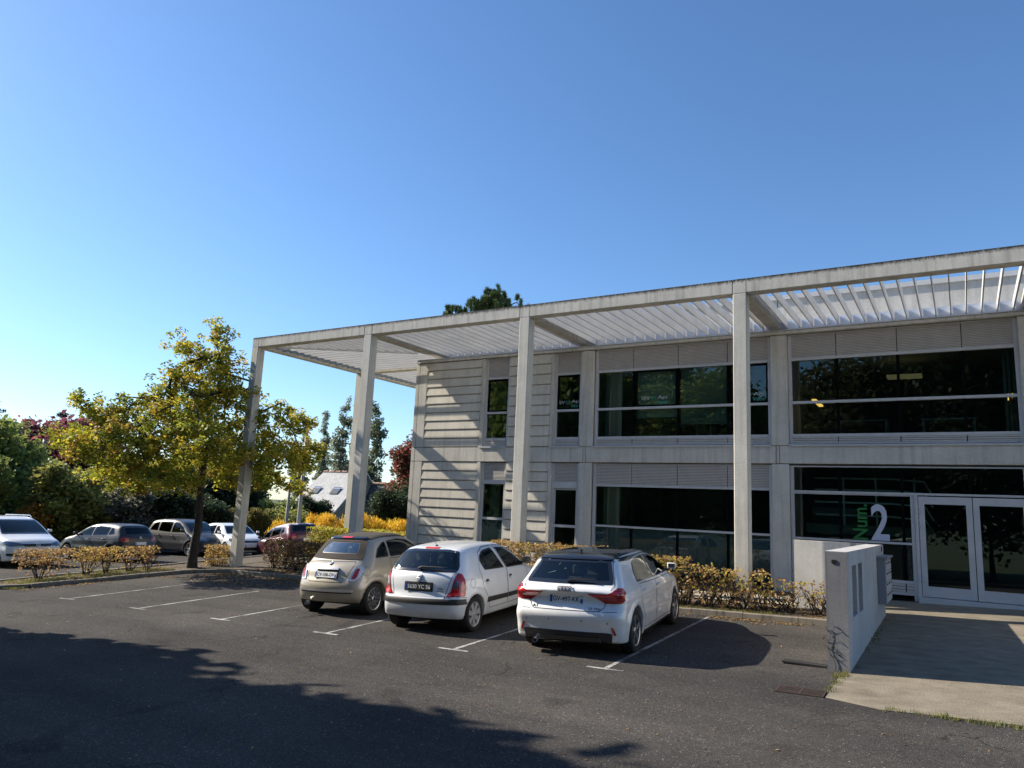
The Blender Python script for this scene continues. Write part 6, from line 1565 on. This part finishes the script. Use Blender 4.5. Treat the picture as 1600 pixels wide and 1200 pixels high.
# ---------------- cars across the car park, behind the strip
def far_car(spec, x, y, head, label, paint, rear=False, front=True, h=.04, style='spoke', vw=False, roofpaint=None, roofrails=False, sc=1.0):
    spec = dict(spec); spec['paint'] = paint; L_, W, H = spec['L'], spec['W'], spec['H']
    c = Car('parked_car', spec, x, y, head, label, 'car', 'cars parked across the far side of the car park', h=h, sc=sc)
    for i, (nm, pl) in enumerate(spec['doors']): c.region(nm, pl, 'R', both=True)
    for pl in spec['sw']: c.window('side_window', pl, 'R', both=True, border=.022, mat=M_GLASSD)
    c.window('rear_window', spec['rw'], 'B', border=.03, mat=M_GLASSD); c.window('windscreen', spec['ww'], 'F', border=.035, mat=M_GLASSD)
    for sg in (-1, 1):
        f = lambda P: [(sg*a, b) for a, b in P][::sg]
        c.patch('tail_light', rounded(f(spec['tl']), .02), 'B', M_RED, off=.01, step=.06); c.patch('headlight', rounded(f(spec['hl']), .02), 'F', M_HEAD, off=.01, step=.06)
        c.patch('fog_lamp', rounded(f(spec['fog']), .02), 'F', M_TRIM, off=.006, step=.06)
    c.patch('side_lamp_wrap', rounded(spec['tlw'], .02), 'R', M_RED, off=.008, both=True)
    c.patch('grille', rounded(spec['grille'], .02), 'F', M_GLOSSB, off=.007, step=.07); c.patch('lower_grille', rounded(spec['grille2'], .03), 'F', M_TRIM, off=.007, step=.07)
    c.patch('bumper_insert', rounded([(-W*.4,.24),(W*.4,.24),(W*.4,.38),(-W*.4,.38)], .02), 'B', M_TRIM, off=.006)
    c.plate(0, spec['pz'], .52, .11, 'B'); c.plate(0, spec['pf'], .52, .11, 'F', off=.015)
    if vw:
        c.badge(0, spec['bz'], 'F', M_CHROME, 'vw', r=.06, off=.014); c.badge(0, spec['bzr'], 'B', M_CHROME, 'vw', r=.05, off=.01)
    if roofpaint: c.patch('roof', rounded([(-W*.345,spec['roof'][0]),(W*.345,spec['roof'][0]),(W*.35,spec['roof'][1]),(-W*.35,spec['roof'][1])], .1), 'T', roofpaint, off=.005, step=.12)
    if roofpaint: c.patch('roof_edge', rounded([(.42,1.345),(.9,1.36),(1.8,1.39),(2.2,1.335),(2.75,1.03),(2.85,1.03),(2.35,1.35),(1.9,1.435),(1.4,1.45),(.9,1.44),(.5,1.395)], .015), 'R', roofpaint, off=.0045, step=.08, both=True)
    c.build_body(); c.inner(); c.wheel(style, 5)
    for y_, z_ in spec['hd']: c.handle(y_, z_)
    c.mirror(*spec['mi'])
    if roofrails:
        for sg in (-1, 1):
            m = MB(); m.tube([(sg*W*.34, spec['roof'][0]+.1, H-.05), (sg*W*.34, spec['roof'][0]+.2, H+.02), (sg*W*.345, spec['roof'][1]-.2, H+.015), (sg*W*.345, spec['roof'][1]-.05, H-.06)], .016, 6); m.build('roof_rail', M_CHROME, c.root)
    return c
MPV = dict(L=4.85, W=1.90, H=1.71, wheels=(.98, 3.90), wr=.335, arch=.375, crease=.88, bowr=.10, bowf=.26, round=.16, ydash=3.5, zdash=1.12, yseat=2.7,
    side=[(.18,.24),(.06,.32),(.02,.50),(.04,.70),(.06,.90),(.09,1.05),(.20,1.35),(.32,1.58),(.5,1.66),(1.0,1.70),(1.8,1.71),(2.5,1.69),(2.95,1.60),(3.4,1.40),(3.9,1.14),(4.2,1.03),(4.55,.93),(4.74,.80),(4.83,.62),(4.84,.42),(4.76,.23),(3.9,.21),(2.4,.21),(1.0,.21)],
    plan=[(0,.93),(.05,.97),(.14,1),(.5,1),(.82,.98),(.93,.92),(1,.83)], tum=[(.15,.94),(.3,.97),(.55,1),(.8,.995),(1.0,.97),(1.1,.94),(1.35,.86),(1.6,.765),(1.71,.72)],
    doors=[('rear_door', [(1.35,1.02),(1.40,.5),(1.5,.32),(2.42,.32),(2.42,1.0)]), ('front_door', [(2.44,1.0),(2.44,.32),(3.42,.32),(3.5,.98)])],
    sw=[[(.45,1.13),(.55,1.50),(1.25,1.56),(1.28,1.12)], [(1.36,1.12),(1.34,1.56),(2.35,1.58),(2.38,1.09)], [(2.46,1.09),(2.44,1.58),(2.8,1.53),(3.2,1.34),(3.5,1.10)]],
    rw=[(-.70,1.12),(.70,1.12),(.60,1.56),(-.60,1.56)], ww=[(-.76,1.10),(.76,1.10),(.62,1.58),(-.62,1.58)],
    tl=[(.68,.75),(.72,1.1),(.86,1.1),(.88,.75)], tlw=[(.08,.78),(.22,.8),(.24,1.05),(.12,1.08)], hl=[(.42,.72),(.48,.80),(.84,.88),(.90,.80),(.80,.70)], fog=[(.55,.36),(.85,.40),(.85,.48),(.50,.47)],
    grille=[(-.41,.70),(.41,.70),(.47,.79),(-.47,.79)], grille2=[(-.46,.34),(.46,.34),(.42,.47),(-.42,.47)], pz=.8, pf=.56, bz=.75, bzr=1.0, hd=[(1.6,.93),(2.6,.92)], mi=(3.4,1.12), roof=(.5,2.7))
SCN = dict(MPV, L=4.34, W=1.82, H=1.62, wheels=(.78, 3.48), wr=.32, arch=.36, ydash=3.1, zdash=1.05, yseat=2.35,
    side=[(.18,.24),(.05,.34),(.02,.50),(.05,.66),(.10,.84),(.17,1.00),(.32,1.28),(.45,1.50),(.65,1.57),(1.1,1.61),(1.6,1.62),(2.1,1.60),(2.55,1.50),(3.0,1.28),(3.4,1.06),(3.75,.95),(4.08,.82),(4.26,.68),(4.33,.50),(4.31,.35),(4.22,.22),(3.4,.21),(2.0,.21),(.9,.21)],
    tum=[(.15,.94),(.3,.97),(.55,1),(.75,.995),(.95,.965),(1.05,.93),(1.3,.84),(1.5,.75),(1.62,.70)],
    doors=[('rear_door', [(1.12,1.0),(1.2,.5),(1.3,.32),(2.08,.32),(2.08,.97)]), ('front_door', [(2.10,.97),(2.10,.32),(3.0,.32),(3.08,.94)])],
    sw=[[(.55,1.10),(.72,1.40),(1.05,1.47),(1.12,1.08)], [(1.20,1.07),(1.16,1.48),(2.02,1.51),(2.05,1.03)], [(2.13,1.03),(2.10,1.51),(2.45,1.45),(2.8,1.27),(3.08,1.04)]],
    rw=[(-.64,1.06),(.64,1.06),(.54,1.46),(-.54,1.46)], ww=[(-.72,1.04),(.72,1.04),(.58,1.50),(-.58,1.50)],
    tl=[(.64,.80),(.68,1.1),(.80,1.08),(.84,.80)], tlw=[(.1,.80),(.26,.84),(.30,1.02),(.18,1.05)], hl=[(.42,.68),(.50,.80),(.82,.90),(.86,.80),(.76,.68)], fog=[(.58,.34),(.80,.36),(.80,.44),(.58,.44)],
    grille=[(-.36,.66),(.36,.66),(.40,.72),(-.40,.72)], grille2=[(-.42,.30),(.42,.30),(.40,.44),(-.40,.44)], pf=.52, bz=.75, hd=[(1.30,.90),(2.25,.88)], mi=(3.0,1.06), roof=(.6,2.3))
HAT = dict(MPV, L=3.97, W=1.70, H=1.46, wheels=(.70, 3.17), wr=.305, arch=.342, crease=.78, ydash=2.75, zdash=.95, yseat=2.0, bowr=.14,
    side=[(.18,.24),(.05,.34),(.01,.48),(.02,.62),(.06,.74),(.09,.90),(.16,1.02),(.30,1.20),(.40,1.33),(.52,1.40),(.9,1.45),(1.4,1.46),(1.9,1.44),(2.3,1.34),(2.7,1.14),(3.0,1.0),(3.35,.93),(3.68,.82),(3.86,.68),(3.95,.52),(3.94,.36),(3.85,.22),(3.1,.20),(2.0,.20),(.8,.20)],
    tum=[(.15,.94),(.3,.97),(.5,1),(.72,.995),(.88,.97),(.98,.94),(1.15,.86),(1.35,.76),(1.46,.71)],
    doors=[('rear_door', [(.98,.98),(1.04,.6),(1.2,.32),(1.84,.32),(1.84,.95)]), ('front_door', [(1.86,.95),(1.86,.32),(2.76,.32),(2.82,.92)])],
    sw=[[(.62,1.06),(.75,1.27),(.90,1.30),(.95,1.02)], [(1.00,1.01),(.96,1.31),(1.78,1.365),(1.82,.985)], [(1.88,.98),(1.85,1.365),(2.15,1.31),(2.5,1.14),(2.75,.97)]],
    rw=[(-.60,1.03),(.60,1.03),(.52,1.33),(-.52,1.33)], ww=[(-.66,1.0),(.66,1.0),(.54,1.34),(-.54,1.34)],
    tl=[(.50,.78),(.52,.93),(.74,.95),(.77,.78)], tlw=[(.05,.78),(.24,.80),(.24,.93),(.08,.95)], hl=[(.40,.64),(.46,.74),(.76,.82),(.80,.74),(.72,.62)], fog=[(.52,.32),(.74,.34),(.74,.42),(.52,.42)],
    grille=[(-.38,.64),(.38,.64),(.42,.72),(-.42,.72)], grille2=[(-.40,.30),(.40,.30),(.38,.44),(-.38,.44)], pz=.70, pf=.50, bz=.68, bzr=.92, hd=[(1.15,.86),(2.0,.84)], mi=(2.68,.99), roof=(.55,2.1))
R90 = math.pi/2
def nose(deg): return math.radians(deg)-R90        # heading given as world angle of the nose
def from_front(spec, fx, fy, deg):                  # position of the rear centre from that of the front bumper
    a = math.radians(deg); return fx-math.cos(a)*spec['L'], fy-math.sin(a)*spec['L']
far_car(MPV, -29.37, 12.50, nose(-1), 'white people carrier at the left edge, facing the building', WHITE, vw=True, roofrails=True, h=.035, sc=.92)
far_car(HAT, -25.48, 16.19, nose(187.6), 'dark grey hatchback with red tail light showing its rear, parked beside the white people carrier', GREY, vw=True, h=.035, sc=.92)
far_car(SCN, -30.62, 20.16, nose(2), 'dark brown people carrier partly behind the oak trunk', BROWN, h=.035, sc=.93)
far_car(HAT, -28.9, 21.75, nose(-14), 'white hatchback whose bonnet shows right of the corner column', WHITE, h=.035, sc=.94)
far_car(HAT, -22.2, 21.15, nose(165), 'dark red car with white roof behind the dark hedge', MAROON, roofpaint=WHITE, h=.035, sc=.95)
